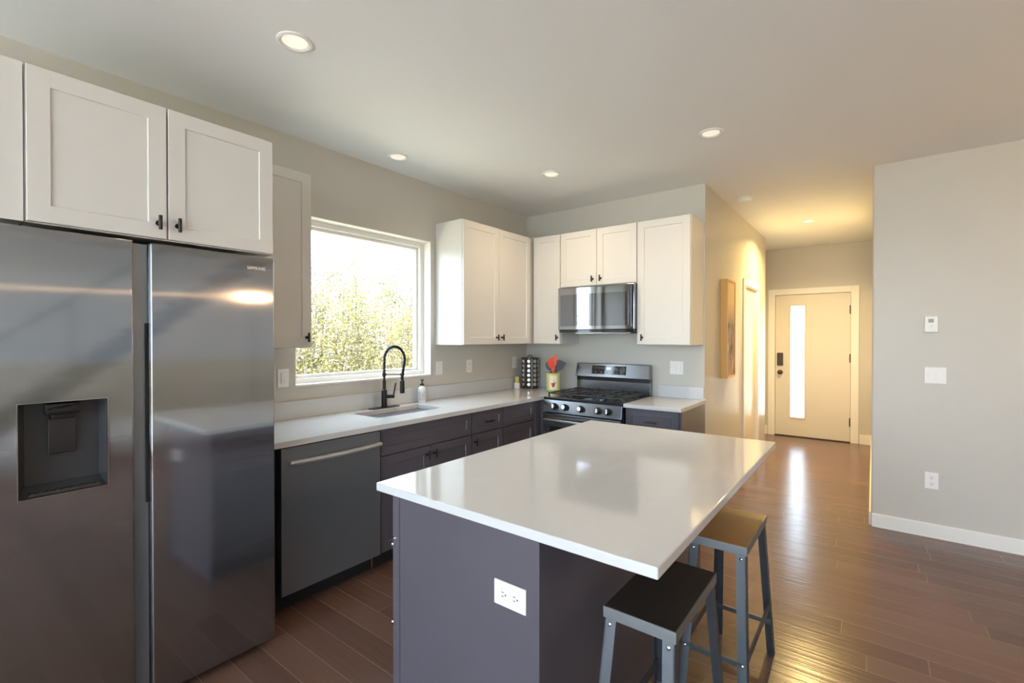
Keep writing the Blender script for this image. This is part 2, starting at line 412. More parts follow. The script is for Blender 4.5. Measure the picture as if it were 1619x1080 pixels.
Fz = Frame((0, 0, 0), (1, 0, 0), (0, 0, 1)); Fz.V = Vector((0, 1, 0))
b.prism(poly, Fz, 0, CE)
struct(b.build('wall_right', M['wall']), 'greige wall with thermostat and switches right of the hallway', 'wall')
b = MB(); b.box(XE, XE + 0.12, YB, YW + 0.12, 0, CE)
struct(b.build('wall_east', M['wall']), 'greige wall behind the staircase', 'wall')
FB = Frame((0, YB, 0), (1, 0, 0), (0, 1, 0))
wall_with_holes('wall_rear', FB, XW, XE, CE, 0.16, [(-2.8, 1.6, 0.06, 2.6), (2.1, 3.9, 0.65, 2.4)], 'greige wall behind the camera with large windows added for daylight')

# baseboards
def baseboard(name, F, u0, u1, label, h=0.10):
    b = MB(); b.fbox(F, u0, u1, 0, h - 0.006, 0, 0.013); b.fbox(F, u0, u1, h - 0.006, h, 0, 0.009)
    struct(b.build(name, M['trim']), label, 'baseboard')
baseboard('baseboard_right', FR, XR + 0.004, XE, 'white baseboard under the right wall')
baseboard('baseboard_hall', FH, YR + 0.001, D2A - 0.075, 'white baseboard along the hallway wall')
baseboard('baseboard_entry', FD, FDX1 + 0.105, XR, 'white baseboard right of the front door', 0.13)
baseboard('baseboard_entry_side', FD, -1.30, FDX0 - 0.105, 'white baseboard left of the front door', 0.13)
FHR = Frame((XR, 0, 0), (0, 1, 0), (-1, 0, 0))
baseboard('baseboard_hall_right', FHR, 4.56, YD, 'white baseboard along the hidden side of the hallway')

# kitchen window
w = thing('window_1', (XW - 0.137, (WY0 + WY1) / 2, WZ0), 'white framed picture window over the sink looking onto saplings', 'window'); w['kind'] = 'structure'
b = MB(); f = 0.045
for (a, c, d, e) in ((WY0, WY0 + f, WZ0, WZ1), (WY1 - f, WY1, WZ0, WZ1), (WY0 + f, WY1 - f, WZ0, WZ0 + f), (WY0 + f, WY1 - f, WZ1 - f, WZ1)):
    b.fbox(FW, a, c, d, e, -0.159, -0.085, 0.004)
b.build('frame', M['trim'], w)
b = MB(); g = f
for (a, c, d, e) in ((WY0 + g, WY0 + g + .022, WZ0 + g, WZ1 - g), (WY1 - g - .022, WY1 - g, WZ0 + g, WZ1 - g), (WY0 + g + .022, WY1 - g - .022, WZ0 + g, WZ0 + g + .022), (WY0 + g + .022, WY1 - g - .022, WZ1 - g - .022, WZ1 - g)):
    b.fbox(FW, a, c, d, e, -0.155, -0.115, 0.003)
b.build('sash', M['trim'], w)
b = MB(); b.fbox(FW, WY0 + f + .02, WY1 - f - .02, WZ0 + f + .02, WZ1 - f - .02, -0.137, -0.133); b.build('pane', M['glass'], w)
# white painted reveal
b = MB()
b.fbox(FW, WY0, WY0 + .006, WZ0, WZ1, -0.085, 0.001); b.fbox(FW, WY1 - .006, WY1, WZ0, WZ1, -0.085, 0.001)
b.fbox(FW, WY0 + .006, WY1 - .006, WZ1 - .006, WZ1, -0.085, 0.001); b.fbox(FW, WY0 + .006, WY1 - .006, WZ0, WZ0 + .012, -0.085, 0.006)
b.build('reveal', M['trim'], w)

def fill_window(name, u0, u1, v0, v1, muntins, label):  # unseen rear windows, added to let in more daylight
    w = thing(name, ((u0 + u1) / 2, YB, v0), label, 'window'); w['kind'] = 'structure'
    b = MB(); f = 0.06
    xs = [u0] + muntins + [u1]
    b.fbox(FB, u0, u1, v0, v0 + f, -0.12, -0.03); b.fbox(FB, u0, u1, v1 - f, v1, -0.12, -0.03)
    for x in xs:
        a, c = max(u0, x - f / 2), min(u1, x + f / 2)
        if x == u0: a, c = u0, u0 + f
        if x == u1: a, c = u1 - f, u1
        b.fbox(FB, a, c, v0 + f, v1 - f, -0.12, -0.03)
    b.build('frame', M['trim'], w)
    b = MB(); b.fbox(FB, u0 + .03, u1 - .03, v0 + .03, v1 - .03, -0.08, -0.076); b.build('pane', M['glass'], w)
fill_window('fill_window_wide', -2.8, 1.6, 0.06, 2.6, [-1.33, 0.13], 'wide white framed window added behind the camera for daylight')
fill_window('fill_window_east', 2.1, 3.9, 0.65, 2.4, [3.0], 'white framed window added in the living area for daylight')

# front door
LX0, LX1, LZ0, LZ1 = -0.962, -0.790, 0.285, 1.905
d1 = thing('door_1', ((FDX0 + FDX1) / 2, YD, 0), 'cream front door with a narrow vertical glass strip and keypad lock', 'door'); d1['kind'] = 'structure'
b = MB()
for (a, c, z0, z1) in ((FDX0, LX0, .012, FDH), (LX1, FDX1, .012, FDH), (LX0, LX1, .012, LZ0), (LX0, LX1, LZ1, FDH)):
    b.fbox(FD, a, c, z0, z1, -0.055, -0.012)
b.build('slab', M['door'], d1)
b = MB()
for (a, c, z0, z1) in ((LX0 - .022, LX0, LZ0 - .022, LZ1 + .022), (LX1, LX1 + .022, LZ0 - .022, LZ1 + .022), (LX0, LX1, LZ0 - .022, LZ0), (LX0, LX1, LZ1, LZ1 + .022)):
    b.fbox(FD, a, c, z0, z1, -0.012, -0.002, 0.003)
b.build('glass_trim', M['door'], d1)
b = MB(); b.fbox(FD, LX0, LX1, LZ0, LZ1, -0.04, -0.034); b.build('pane', M['glass'], d1)
b = MB()
b.fbox(FD, FDX0 - .095, FDX0 - .004, 0, FDH + .09, 0, 0.016, .002); b.fbox(FD, FDX1 + .004, FDX1 + .095, 0, FDH + .09, 0, 0.016, .002)
b.fbox(FD, FDX0 - .004, FDX1 + .004, FDH + .005, FDH + .09, 0, 0.016, .002)
b.fbox(FD, FDX0 - .024, FDX0 - .004, 0, FDH + .02, -0.13, 0); b.fbox(FD, FDX1 + .004, FDX1 + .024, 0, FDH + .02, -0.13, 0)
b.fbox(FD, FDX0 - .004, FDX1 + .004, FDH + .005, FDH + .024, -0.13, 0)
b.fbox(FD, FDX0 - .004, FDX0 + .012, 0, FDH, -.075, -.056); b.fbox(FD, FDX1 - .012, FDX1 + .004, 0, FDH, -.075, -.056); b.fbox(FD, FDX0 + .012, FDX1 - .012, FDH - .012, FDH + .005, -.075, -.056)
b.build('casing', M['trim'], d1)
b = MB(); b.fbox(FD, FDX0 - .004, FDX1 + .004, 0, 0.012, -0.13, 0.02); b.build('threshold', M['toe'], d1)
b = MB(); b.fbox(FD, -1.132, -1.055, 1.035, 1.222, -0.012, 0.018, .006); b.build('keypad_lock', M['hinge'], d1)
b = MB(); b.lathe(FD.p(-1.094, 0.935, -0.012), [(0.034, 0), (0.034, 0.008), (0.012, 0.010), (0.012, 0.035), (0.028, 0.045), (0.030, 0.06), (0.018, 0.07), (0, 0.072)], 20, (0, -1, 0))
b.build('door_knob', M['hinge'], d1)
for z in (1.83, 1.16, 0.28):
    b = MB(); b.cyl(FD.p(FDX1 + .002, z - .06, 0.002), FD.p(FDX1 + .002, z + .06, 0.002), .009, 10); b.fbox(FD, FDX1 - .012, FDX1 + .004, z - .055, z + .055, -0.013, -0.009)
    b.build('hinge', M['hinge'], d1)

# closet door in hallway
d2 = thing('door_2', (XH, (D2A + D2B) / 2, 0), 'cream closet door with three dark hinges in the hallway wall', 'door'); d2['kind'] = 'structure'
b = MB(); b.fbox(FH, D2A + .026, D2B - .022, .012, D2H - .022, -0.05, -0.014, .002); b.build('slab', M['door'], d2)
b = MB()
b.fbox(FH, D2A - .068, D2A + .006, 0, D2H + .068, 0, .018, .002); b.fbox(FH, D2B - .006, D2B + .068, 0, D2H + .068, 0, .018, .002)
b.fbox(FH, D2A + .006, D2B - .006, D2H - .006, D2H + .068, 0, .018, .002)
b.fbox(FH, D2A, D2A + .018, 0, D2H, -0.12, 0); b.fbox(FH, D2B - .018, D2B, 0, D2H, -0.12, 0); b.fbox(FH, D2A + .018, D2B - .018, D2H - .018, D2H, -0.12, 0)
b.build('casing', M['trim'], d2)
b = MB(); b.fbox(FH, D2A + .018, D2A + .026, .012, D2H - .02, -0.05, -0.02); b.build('gap_seal', M['rubber'], d2)
for z in (1.73, 1.04, 0.27):
    b = MB(); b.cyl(FH.p(D2A + .022, z - .05, 0.0), FH.p(D2A + .022, z + .05, 0.0), .009, 10); b.fbox(FH, D2A + .024, D2A + .085, z - .05, z + .05, -0.0145, -0.010)
    b.build('hinge', M['hinge'], d2)

# ------------------------------------------------------------------ cabinet hardware
def tknob(F, u, v, w, parent, length=0.055, horizontal=False):
    b = MB(); h = length / 2
    if horizontal: b.cyl(F.p(u - h, v, w + .026), F.p(u + h, v, w + .026), .0065, 10)
    else: b.cyl(F.p(u, v - h, w + .026), F.p(u, v + h, w + .026), .0065, 10)
    b.cyl(F.p(u, v, w), F.p(u, v, w + .026), .0055, 10); b.cyl(F.p(u, v, w), F.p(u, v, w + .004), .010, 12)
    b.build('knob', M['black'], parent)
def pull(F, u, v, w, parent, length=0.11):
    b = MB(); h = length / 2
    b.cyl(F.p(u - h, v, w + .028), F.p(u + h, v, w + .028), .006, 10)
    for s in (-1, 1): b.cyl(F.p(u + s * (h - .015), v, w), F.p(u + s * (h - .015), v, w + .028), .005, 10)
    b.build('pull', M['black'], parent)

def wall_cabinet(name, F, u0, u1, v0, v1, depth, doors, knobs, label, cat='cabinet', group='white wall cabinets'):
    """doors: list of (u0,u1); knobs: list of u per door or None"""
    t = thing(name, F.p((u0 + u1) / 2, v0, 0), label, cat, group)
    b = MB(); b.fbox(F, u0, u1, v0, v1, 0, depth - 0.021, .001); b.build('body', M['cab'], t)
    for (a, c), k in zip(doors, knobs):
        b = MB(); b.shaker(F, a, c, v0 + .004, v1 - .004, depth - 0.02, 0.02)
        d = b.build('door', M['cab'], t)
        if k is not None: tknob(F, k, v0 + .062, depth, d)
    return t

UZ0, UZ1 = 1.383, 2.426
t = wall_cabinet('wall_cabinet', FW, .256, 1.067, 1.83, 2.357, XW * -1 - 2.226, [(.259, .649), (.655, 1.065)], [.621, .686], 'white double door cabinet above the refrigerator')
b = MB(); b.fbox(FW, -0.35, .253, 1.83, 2.357, .2, XW * -1 - 2.226 - .012, .001); b.build('filler_panel', M['cab'], t)
wall_cabinet('wall_cabinet', FW, 1.07, 1.515, UZ0, UZ1, -2.6846 - XW, [(1.073, 1.513)], [1.482], 'white single door cabinet between refrigerator and window')
DL = -2.675 - XW
wall_cabinet('wall_cabinet', FW, 2.828, YR - .003, UZ0, UZ1, DL, [(2.831, 3.290), (3.294, 3.775)], [3.255, 3.330], 'white double door corner cabinet right of the window')
DK = YR - 3.81
wall_cabinet('wall_cabinet', FK, -2.673, -2.352, UZ0, UZ1, DK, [(-2.660, -2.356)], [-2.385], 'narrow white cabinet between the corner and the microwave')
wall_cabinet('wall_cabinet', FK, -2.350, -1.594, 1.912, UZ1, DK, [(-2.347, -1.974), (-1.970, -1.597)], [-2.012, -1.932], 'short white double door cabinet above the microwave')
wall_cabinet('wall_cabinet', FK, -1.592, -1.149, UZ0, UZ1, DK, [(-1.589, -1.152)], [-1.545], 'white single door cabinet right of the microwave')

# ------------------------------------------------------------------ base cabinets
BX = -2.40 - XW            # depth of base fronts, window run
BK = YR - 3.562
BZ = C - 0.03
def base_cabinet(F, u0, u1, depth, fronts, label, side=None, toe=True):
    """fronts: (kind, u0,u1,v0,v1,hardware)"""
    t = thing('base_cabinet', F.p((u0 + u1) / 2, 0, depth / 2), label, 'cabinet', 'espresso base cabinets')
    b = MB(); b.fbox(F, u0, u1, .105, BZ, .004, depth - .021); b.build('body', M['dark'], t)
    if toe:
        b = MB(); b.fbox(F, u0, u1, 0, .105, .02, depth - .085); b.build('toe_kick', M['toe'], t)
    for (kind, a, c, v0, v1, hw) in fronts:
        b = MB(); b.shaker(F, a, c, v0, v1, depth - .02, .02, fr=.05 if kind == 'drawer' else .058)
        d = b.build('drawer_front' if kind == 'drawer' else 'door', M['dark'], t)
        if hw and hw[0] == 'p': pull(F, hw[1], hw[2], depth, d, .09)
        if hw and hw[0] == 'k': tknob(F, hw[1], hw[2], depth, d)
    return t
base_cabinet(FW, 1.794, 2.625, BX, [('drawer', 1.797, 2.622, .712, .878, None), ('door', 1.797, 2.208, .112, .706, ('k', 2.176, .650)), ('door', 2.212, 2.622, .112, .706, ('k', 2.244, .650))],
             'dark sink cabinet with false drawer and two doors right of the dishwasher')
base_cabinet(FW, 2.628, 3.006, BX, [('drawer', 2.631, 3.003, .712, .878, ('p', 2.817, .79)), ('door', 2.631, 3.003, .112, .706, ('k', 2.66, .650))],
             'narrow dark cabinet with a drawer pull between sink cabinet and corner')
t = base_cabinet(FW, 3.009, YR - .005, BX, [('drawer', 3.012, 3.455, .712, .878, None), ('door', 3.012, 3.455, .112, .706, None)],
             'dark corner cabinet with plain drawer front left of the range')
b = MB(); b.box(-2.39, -2.352, 3.54, 3.562, .105, BZ); b.box(-2.418, -2.39, 3.46, 3.545, .105, BZ); b.build('corner_filler', M['dark'], t)
t = base_cabinet(FK, -1.585, -1.135, BK, [('drawer', -1.582, -1.155, .700, .878, ('p', -1.37, .785)), ('door', -1.582, -1.155, .112, .694, ('k', -1.54, .64))],
             'dark cabinet with one drawer pull between range and hallway')
b = MB(); b.fbox(FK, -1.152, -1.134, 0, BZ, 0.001, BK + .0, .001); b.build('side_panel', M['dark'], t)
# dark panel left of the dishwasher
b = MB(); b.fbox(FW, 1.085, 1.168, 0, BZ, 0, BX - .03)
tag(b.build('filler_panel', M['toe'], org=(-2.7, 1.12, 0)), 'dark filler panel in the gap between refrigerator and dishwasher', 'panel')

# ------------------------------------------------------------------ counters
def bevel_slab(b, x0, x1, y0, y1, z0, z1): b.box(x0, x1, y0, y1, z0, z1, .003)
SX0, SX1, SY0, SY1 = -2.865, -2.575, 1.915, 2.505
t = thing('countertop', (-2.7, 2.6, BZ), 'white quartz counter along the window wall with the sink', 'countertop')
b = MB()
XB = XW + .001
outer = [(XB, 1.078), (XC, 1.078), (XC, YC + .03), (-2.347, YC + .03), (-2.347, YR - .001), (XB, YR - .001)]
inner = [(SX0, SY0), (SX1, SY0), (SX1, SY1), (SX0, SY1)]
def ringed(b, z):
    o = [b.bm.verts.new((x, y, z)) for x, y in outer]; i = [b.bm.verts.new((x, y, z)) for x, y in inner]
    return o, i
to, ti = ringed(b, C); bo, bi = ringed(b, BZ)
for o, i in ((to, ti), (bo, bi)):
    b.face([o[0], o[1], i[1], i[0]]); b.face([o[1], o[2], i[2], i[1]])
    b.face([o[2], o[3], o[4], o[5], i[3], i[2]]); b.face([o[5], o[0], i[0], i[3]])
for k in range(6): b.face([to[k], to[(k + 1) % 6], bo[(k + 1) % 6], bo[k]])
for k in range(4): b.face([ti[k], ti[(k + 1) % 4], bi[(k + 1) % 4], bi[k]])
b.build('slab', M['quartz'], t)
b = MB(); b.fbox(FW, 1.078, YR - .001, C, 1.030, .001, .021, .002); b.fbox(FK, XW + .022, -2.62, C, 1.030, .001, .021, .002); b.build('backsplash', M['quartz'], t)
t = thing('countertop', (-1.36, 3.85, BZ), 'short white quartz counter between range and hallway', 'countertop')
b = MB(); b.box(-1.588, -1.128, YC, YR - .001, BZ, C, .003); b.build('slab', M['quartz'], t)
b = MB(); b.fbox(FK, -1.531, -1.142, C, 1.022, .001, .021, .002); b.build('backsplash', M['quartz'], t)

# sink
t = thing('sink', ((SX0 + SX1) / 2, (SY0 + SY1) / 2, .70), 'stainless undermount sink set into the counter under the window', 'sink')
b = MB(); th = .003
o_ = [(SX0 - .012, SY0 - .012), (SX1 + .012, SY0 - .012), (SX1 + .012, SY1 + .012), (SX0 - .012, SY1 + .012)]
i_ = [(SX0 + .002, SY0 + .002), (SX1 - .002, SY0 + .002), (SX1 - .002, SY1 - .002), (SX0 + .002, SY1 - .002)]
j_ = [(SX0 + .015, SY0 + .015), (SX1 - .015, SY0 + .015), (SX1 - .015, SY1 - .015), (SX0 + .015, SY1 - .015)]
r1 = [b.bm.verts.new((x, y, BZ - .001)) for x, y in o_]; r2 = [b.bm.verts.new((x, y, BZ - .001)) for x, y in i_]
r3 = [b.bm.verts.new((x, y, .715)) for x, y in i_]; r4 = [b.bm.verts.new((x, y, .70)) for x, y in j_]
for a, c in ((r1, r2), (r2, r3), (r3, r4)):
    for k in range(4): b.face([a[k], a[(k + 1) % 4], c[(k + 1) % 4], c[k]])
b.face(r4)
b.build('basin', M['steel'], t)
b = MB(); b.lathe(((SX0 + SX1) / 2 - .04, (SY0 + SY1) / 2, .7005), [(.044, 0), (.044, .003), (.034, .003), (.03, .001), (0, .001)], 24); b.build('drain', M['chrome'], t)

# faucet
fx, fy = -2.925, 2.225
t = thing('faucet', (fx, fy, C), 'black spring neck faucet standing behind the sink', 'faucet')
b = MB(); b.box(fx - .028, fx + .028, fy - .125, fy + .125, C, C + .006, .002); b.build('deck_plate', M['black'], t)
b = MB(); b.lathe((fx, fy, C + .006), [(.024, 0), (.024, .008), (.021, .010), (.021, .125), (.017, .13), (.013, .135), (.013, .20), (0, .20)], 20); b.build('post', M['black'], t)
dirv = Vector((.80, .60, 0)); pts = []
p0 = Vector((fx, fy, C + .20))
for z in (0, .06, .12): pts.append(p0 + Vector((0, 0, z)))
ra = .078
for k in range(1, 17):
    a = math.pi * k / 16
    pts.append(p0 + Vector((0, 0, .16)) + dirv * (ra - ra * math.cos(a)) + Vector((0, 0, ra * 1.3 * math.sin(a))))
top = pts[-1]
for k in range(1, 6): pts.append(top - dirv * (.020 * k / 5) - Vector((0, 0, .12 * k / 5)))
b = MB(); b.tube(pts, .0095, 10)
# the spring coils round the neck
cp = []
fine = []
for a, c in zip(pts, pts[1:]):
    for k in range(14): fine.append(a.lerp(c, k / 14))
for i in range(len(fine) - 1):
    d = (fine[i + 1] - fine[i]).normalized(); side = dirv.cross(Vector((0, 0, 1))).normalized(); up = side.cross(d).normalized()
    ang = i * 2 * math.pi / 7
    cp.append(fine[i] + (side * math.cos(ang) + up * math.sin(ang)) * .0115)
b.tube(cp, .0022, 5)
b.build('spring_neck', M['black'], t)
end = pts[-1]
b = MB(); b.tube([end + Vector((0, 0, .01)), end - Vector((0, 0, .03)), end - Vector((0, 0, .035)), end - Vector((0, 0, .125)), end - Vector((0, 0, .13))], .013, 14, radii=[.012, .012, .017, .018, .014]); b.build('spray_head', M['black'], t)
b = MB(); b.cyl((fx, fy, end.z + .012), tuple(end + Vector((0, 0, .012))), .004, 8); b.lathe((fx, fy, end.z + .002), [(.015, 0), (.015, .02)], 14); b.lathe(tuple(end + Vector((0, 0, .004))), [(.0155, 0), (.0155, .016)], 14); b.build('holder_arm', M['black'], t)
sd = Vector((.55, .83, 0)).normalized(); hp = Vector((fx, fy, C + .085))
b = MB(); b.cyl(tuple(hp + sd * .015), tuple(hp + sd * .075), .015, 14); b.tube([hp + sd * .065, hp + sd * .072 + Vector((0, 0, .03)), hp + sd * .085 + Vector((0, 0, .10))], .0055, 8); b.build('lever_handle', M['black'], t)

# soap bottle
sx, sy = -2.925, 2.60
t = thing('soap_bottle', (sx, sy, C), 'clear pump soap bottle with dark printed label beside the sink', 'bottle')
b = MB(); b.lathe((sx, sy, C), [(.030, 0), (.034, .004), (.034, .105), (.028, .122), (.014, .132), (.014, .140), (0, .140)], 24); b.build('bottle', M['soap'], t)
b = MB(); b.lathe((sx, sy, C + .018), [(.0342, 0), (.0346, .001), (.0346, .072), (.0342, .073)], 24); b.build('label_band', M['foam'], t)
b = MB(); b.lathe((sx, sy, C + .138), [(.017, 0), (.017, .014), (.006, .018), (.006, .036), (.013, .038), (.012, .050), (0, .051)], 16); b.cyl((sx, sy, C + .182), (sx + .028, sy - .02, C + .178), .005, 8); b.build('pump', M['rubber'], t)

# ------------------------------------------------------------------ refrigerator
FX = -2.226
RY0, RY1 = .160, 1.0695
FF = Frame((FX, 0, 0), (0, 1, 0), (1, 0, 0))
fr = thing('refrigerator', (-2.6, .615, 0), 'large black stainless side by side refrigerator with water dispenser', 'refrigerator')
b = MB(); b.box(XW + .03, FX - .080, RY0 + .006, RY1 - .006, .03, 1.80, .004); b.build('body', M['bssdark'], fr)
b = MB(); b.box(XW + .06, FX - .095, RY0 + .03, RY1 - .03, 0, .03); b.build('base_grille', M['rubber'], fr)
GA, GB = .5405, .595
# freezer door with the dispenser opening
HY0, HY1, HZ0, HZ1 = .234, .462, .905, 1.222
DZ0, DZ1 = .035, 1.813
def door_with_hole(b, F, u0, u1, v0, v1, hole, t, r=.006):
    hu0, hu1, hv0, hv1 = hole
    def ring(pts, w): return [b.bm.verts.new(F.p(u, v, w)) for u, v in pts]
    o = lambda a: [(u0 + a, v0 + a), (u1 - a, v0 + a), (u1 - a, v1 - a), (u0 + a, v1 - a)]
    h = [(hu0, hv0), (hu1, hv0), (hu1, hv1), (hu0, hv1)]
    rs = [ring(o(0), -t), ring(o(0), -r), ring(o(r * .3), -r * .3), ring(o(r), 0), ring(h, 0), ring(h, -t)]
    for a, c in zip(rs, rs[1:] + rs[:1]):
        for k in range(4): b.face([a[k], a[(k + 1) % 4], c[(k + 1) % 4], c[k]])
b = MB(); door_with_hole(b, FF, RY0, GA, DZ0, DZ1, (HY0, HY1, HZ0, HZ1), .072); fz = b.build('freezer_door', M['bss'], fr, smooth=50)
b = MB()
def ringv(pts, w): return [b.bm.verts.new(FF.p(u, v, w)) for u, v in pts]
h0 = [(HY0, HZ0), (HY1, HZ0), (HY1, HZ1), (HY0, HZ1)]; h1 = [(HY0 + .022, HZ0 + .03), (HY1 - .012, HZ0 + .03), (HY1 - .012, HZ1 - .006), (HY0 + .022, HZ1 - .006)]
ra_, rb_, rc_ = ringv(h0, .001), ringv(h0, -.004), ringv(h1, -.068)
for a, c in ((ra_, rb_), (rb_, rc_)):
    for k in range(4): b.face([a[k], a[(k + 1) % 4], c[(k + 1) % 4], c[k]])
b.face(rc_)
dsp = b.build('dispenser_recess', M['recess'], fz, smooth=20)
b = MB(); e = .003
for (a, c, z0, z1) in ((HY0 - e, HY0, HZ0 - e, HZ1 + e), (HY1, HY1 + e, HZ0 - e, HZ1 + e), (HY0, HY1, HZ0 - e, HZ0), (HY0, HY1, HZ1, HZ1 + e)):
    b.fbox(FF, a, c, z0, z1, -.002, .002)
b.build('bright_edge', M['chrome'], fz)
b = MB(); b.fbox(FF, .300, .394, 1.176, 1.216, -.066, -.012, .006); b.fbox(FF, .316, .380, 1.160, 1.178, -.060, -.022, .005); b.fbox(FF, .318, .330, 1.190, 1.200, -.014, -.010); b.fbox(FF, .366, .384, 1.196, 1.206, -.014, -.010); b.build('spout_housing', M['gloss'], fz)
b = MB(); b.fbox(FF, .312, .384, 1.035, 1.160, -.066, -.050, .004); b.build('paddle', M['bssdark'], fz)
b = MB(); b.fbox(FF, HY0 + .024, HY1 - .02, HZ0 + .004, HZ0 + .012, -.062, -.006)
for k in range(9): b.fbox(FF, HY0 + .03 + k * .021, HY0 + .036 + k * .021, HZ0 + .012, HZ0 + .014, -.058, -.01)
b.build('drip_tray', M['rangess'], fz)
# right door
b = MB(); b.fbox(FF, GB, RY1, DZ0, DZ1, -.072, 0, .006, 3); rd = b.build('refrigerator_door', M['bss'], fr, smooth=50)
b = MB(); b.fbox(FF, GA + .003, GB - .003, DZ0 + .01, DZ1 - .006, -.076, -.030, .002); gc = b.build('handle_channel', M['dwss'], fr)
b = MB(); b.fbox(FF, GB - .012, GB - .002, .80, 1.50, -.032, -.022, .001); b.build('pocket_handle', M['rubber'], gc)
b = MB(); b.text('SAMSUNG', FF, 0, 0, 0, .02)
b.bm.verts.ensure_lookup_table()
us = [v.co.y for v in b.bm.verts]; u0_, u1_ = min(us), max(us)
for v in b.bm.verts: v.co.y = .951 + (v.co.y - u0_) / (u1_ - u0_) * .078; v.co.z += 1.752; v.co.x = FX + (v.co.x - FX) * .5
b.build('logo_lettering', M['silverink'], rd)

# ------------------------------------------------------------------ dishwasher
t = thing('dishwasher', (-2.7, 1.48, 0), 'dark stainless dishwasher with bar handle beside the refrigerator', 'dishwasher')
DWX = -2.385
b = MB(); b.box(XW + .06, DWX - .05, 1.175, 1.788, .11, BZ - .002); b.build('tub', M['toe'], t)
b = MB(); b.box(DWX - .05, DWX, 1.178, 1.785, .115, BZ - .01, .004, 3); dd = b.build('door', M['dwss'], t)
FDW = Frame((DWX, 0, 0), (0, 1, 0), (1, 0, 0))
b = MB(); b.tube([FDW.p(1.215 + .56 * k / 10, .798, .022 + .022 * math.sin(math.pi * k / 10)) for k in range(11)], .012, 8)
for v in b.bm.verts: v.co.z = .798 + (v.co.z - .798) * 1.15
for u in (1.222, 1.768): b.cyl(FDW.p(u, .798, 0), FDW.p(u, .798, .026), .010, 10)
b.build('handle', M['dwhandle'], dd)
b = MB(); b.box(XW + .08, DWX - .10, 1.18, 1.78, 0, .11); b.build('toe_kick', M['toe'], t)
b = MB(); b.cyl((DWX - .03, 1.74, .001), (DWX - .03, 1.74, .115), .006, 8); b.build('levelling_leg', M['chrome'], t)

# ------------------------------------------------------------------ range
RX0, RX1, RYF = -2.341, -1.592, 3.50
rg = thing('gas_range', (-1.966, 3.85, 0), 'black stainless gas range with five knobs between the dark cabinets', 'range')
b = MB(); b.box(RX0, RX1, RYF + .045, YR - .012, .03, .895, .003); b.build('body', M['bssdark'], rg)
for x in (RX0 + .05, RX1 - .05):
    for y in (RYF + .1, YR - .08):
        b = MB(); b.cyl((x, y, 0), (x, y, .032), .018, 10); b.build('foot', M['rubber'], rg)
b = MB(); b.box(RX0, RX1, RYF + .01, YR - .012, .895, .918, .004); b.build('cooktop', M['enamel'], rg)
# sloped control panel
FRG = Frame((0, RYF, 0), (1, 0, 0), (0, -1, 0))
b = MB(); b.hexa([(RX0, RYF, .785), (RX1, RYF, .785), (RX1, RYF + .05, .785), (RX0, RYF + .05, .785), (RX0, RYF + .02, .893), (RX1, RYF + .02, .893), (RX1, RYF + .05, .893), (RX0, RYF + .05, .893)], .003)
pn = b.build('control_panel', M['rangess'], rg)
ax = Vector((0, -.983, .182))
for x in (-2.225, -2.118, -1.962, -1.802, -1.712):
    c = Vector((x, RYF + .0095, .838))
    b = MB(); b.lathe(c, [(.030, -.002), (.030, .006), (.025, .008), (.025, .034), (.022, .038), (0, .038)], 20, ax); k = b.build('knob', M['rubber'], pn)
    b = MB(); b.lathe(c + ax * .0375, [(.019, 0), (.019, .003), (0, .003)], 18, ax); b.hexa([tuple(c + ax * w + Vector((dx, 0, 0)) + Vector((0, .182, .983)) * dz) for w in (.036, .047) for dx, dz in ((-.005, -.019), (.005, -.019), (.005, .019), (-.005, .019))], .001); b.build('knob_cap', M['chrome'], k)
# oven door
b = MB(); b.box(RX0 + .004, RX1 - .004, RYF - .005, RYF + .044, .215, .775, .004); od = b.build('oven_door', M['rangess'], rg)
b = MB(); b.box(RX0 + .075, RX1 - .075, RYF - .008, RYF - .004, .30, .665, .001); b.build('oven_window', M['gloss'], od)
b = MB(); b.tube([(RX0 + .04 + (RX1 - RX0 - .08) * k / 12, RYF - .045 - .012 * math.sin(math.pi * k / 12), .725) for k in range(13)], .012, 10)
for x in (RX0 + .05, RX1 - .05): b.cyl((x, RYF - .006, .725), (x, RYF - .046, .725), .009, 10)
b.build('handle', M['steel'], od)
b = MB(); b.box(RX0 + .004, RX1 - .004, RYF - .003, RYF + .044, .04, .205, .004); b.build('drawer', M['rangess'], rg)
# burners and grates
for (x, y, r) in ((-2.17, 3.70, .045), (-2.17, 3.96, .036), (-1.966, 3.83, .05), (-1.762, 3.70, .045), (-1.762, 3.96, .036)):
    b = MB(); b.lathe((x, y, .918), [(r + .012, 0), (r + .010, .006), (r, .008), (r, .014), (r * .8, .020), (0, .021)], 22); b.build('burner', M['iron'], rg)
for (x0, x1) in ((RX0 + .015, -2.094), (-2.088, -1.845), (-1.839, RX1 - .015)):
    b = MB(); y0, y1 = RYF + .065, YR - .075; zt = .952; s_ = .006
    for x in (x0 + s_, x1 - s_): b.box(x - s_, x + s_, y0, y1, zt - .012, zt, .002)
    for y in (y0 + s_, (y0 + y1) / 2, y1 - s_): b.box(x0 + .012, x1 - .012, y - s_, y + s_, zt - .012, zt, .002)
    xm = (x0 + x1) / 2
    b.box(xm - .005, xm + .005, y0 + .012, y1 - .012, zt - .011, zt + .001, .002)
    for y in (y0 + (y1 - y0) * .25, y0 + (y1 - y0) * .75): b.box(x0 + .012, x1 - .012, y - .005, y + .005, zt - .011, zt + .001, .002)
    for x in (x0 + s_, x1 - s_):
        for y in (y0 + s_, (y0 + y1) / 2, y1 - s_): b.box(x - s_, x + s_, y - s_, y + s_, .918, zt - .012)
    b.build('grate', M['iron'], rg)
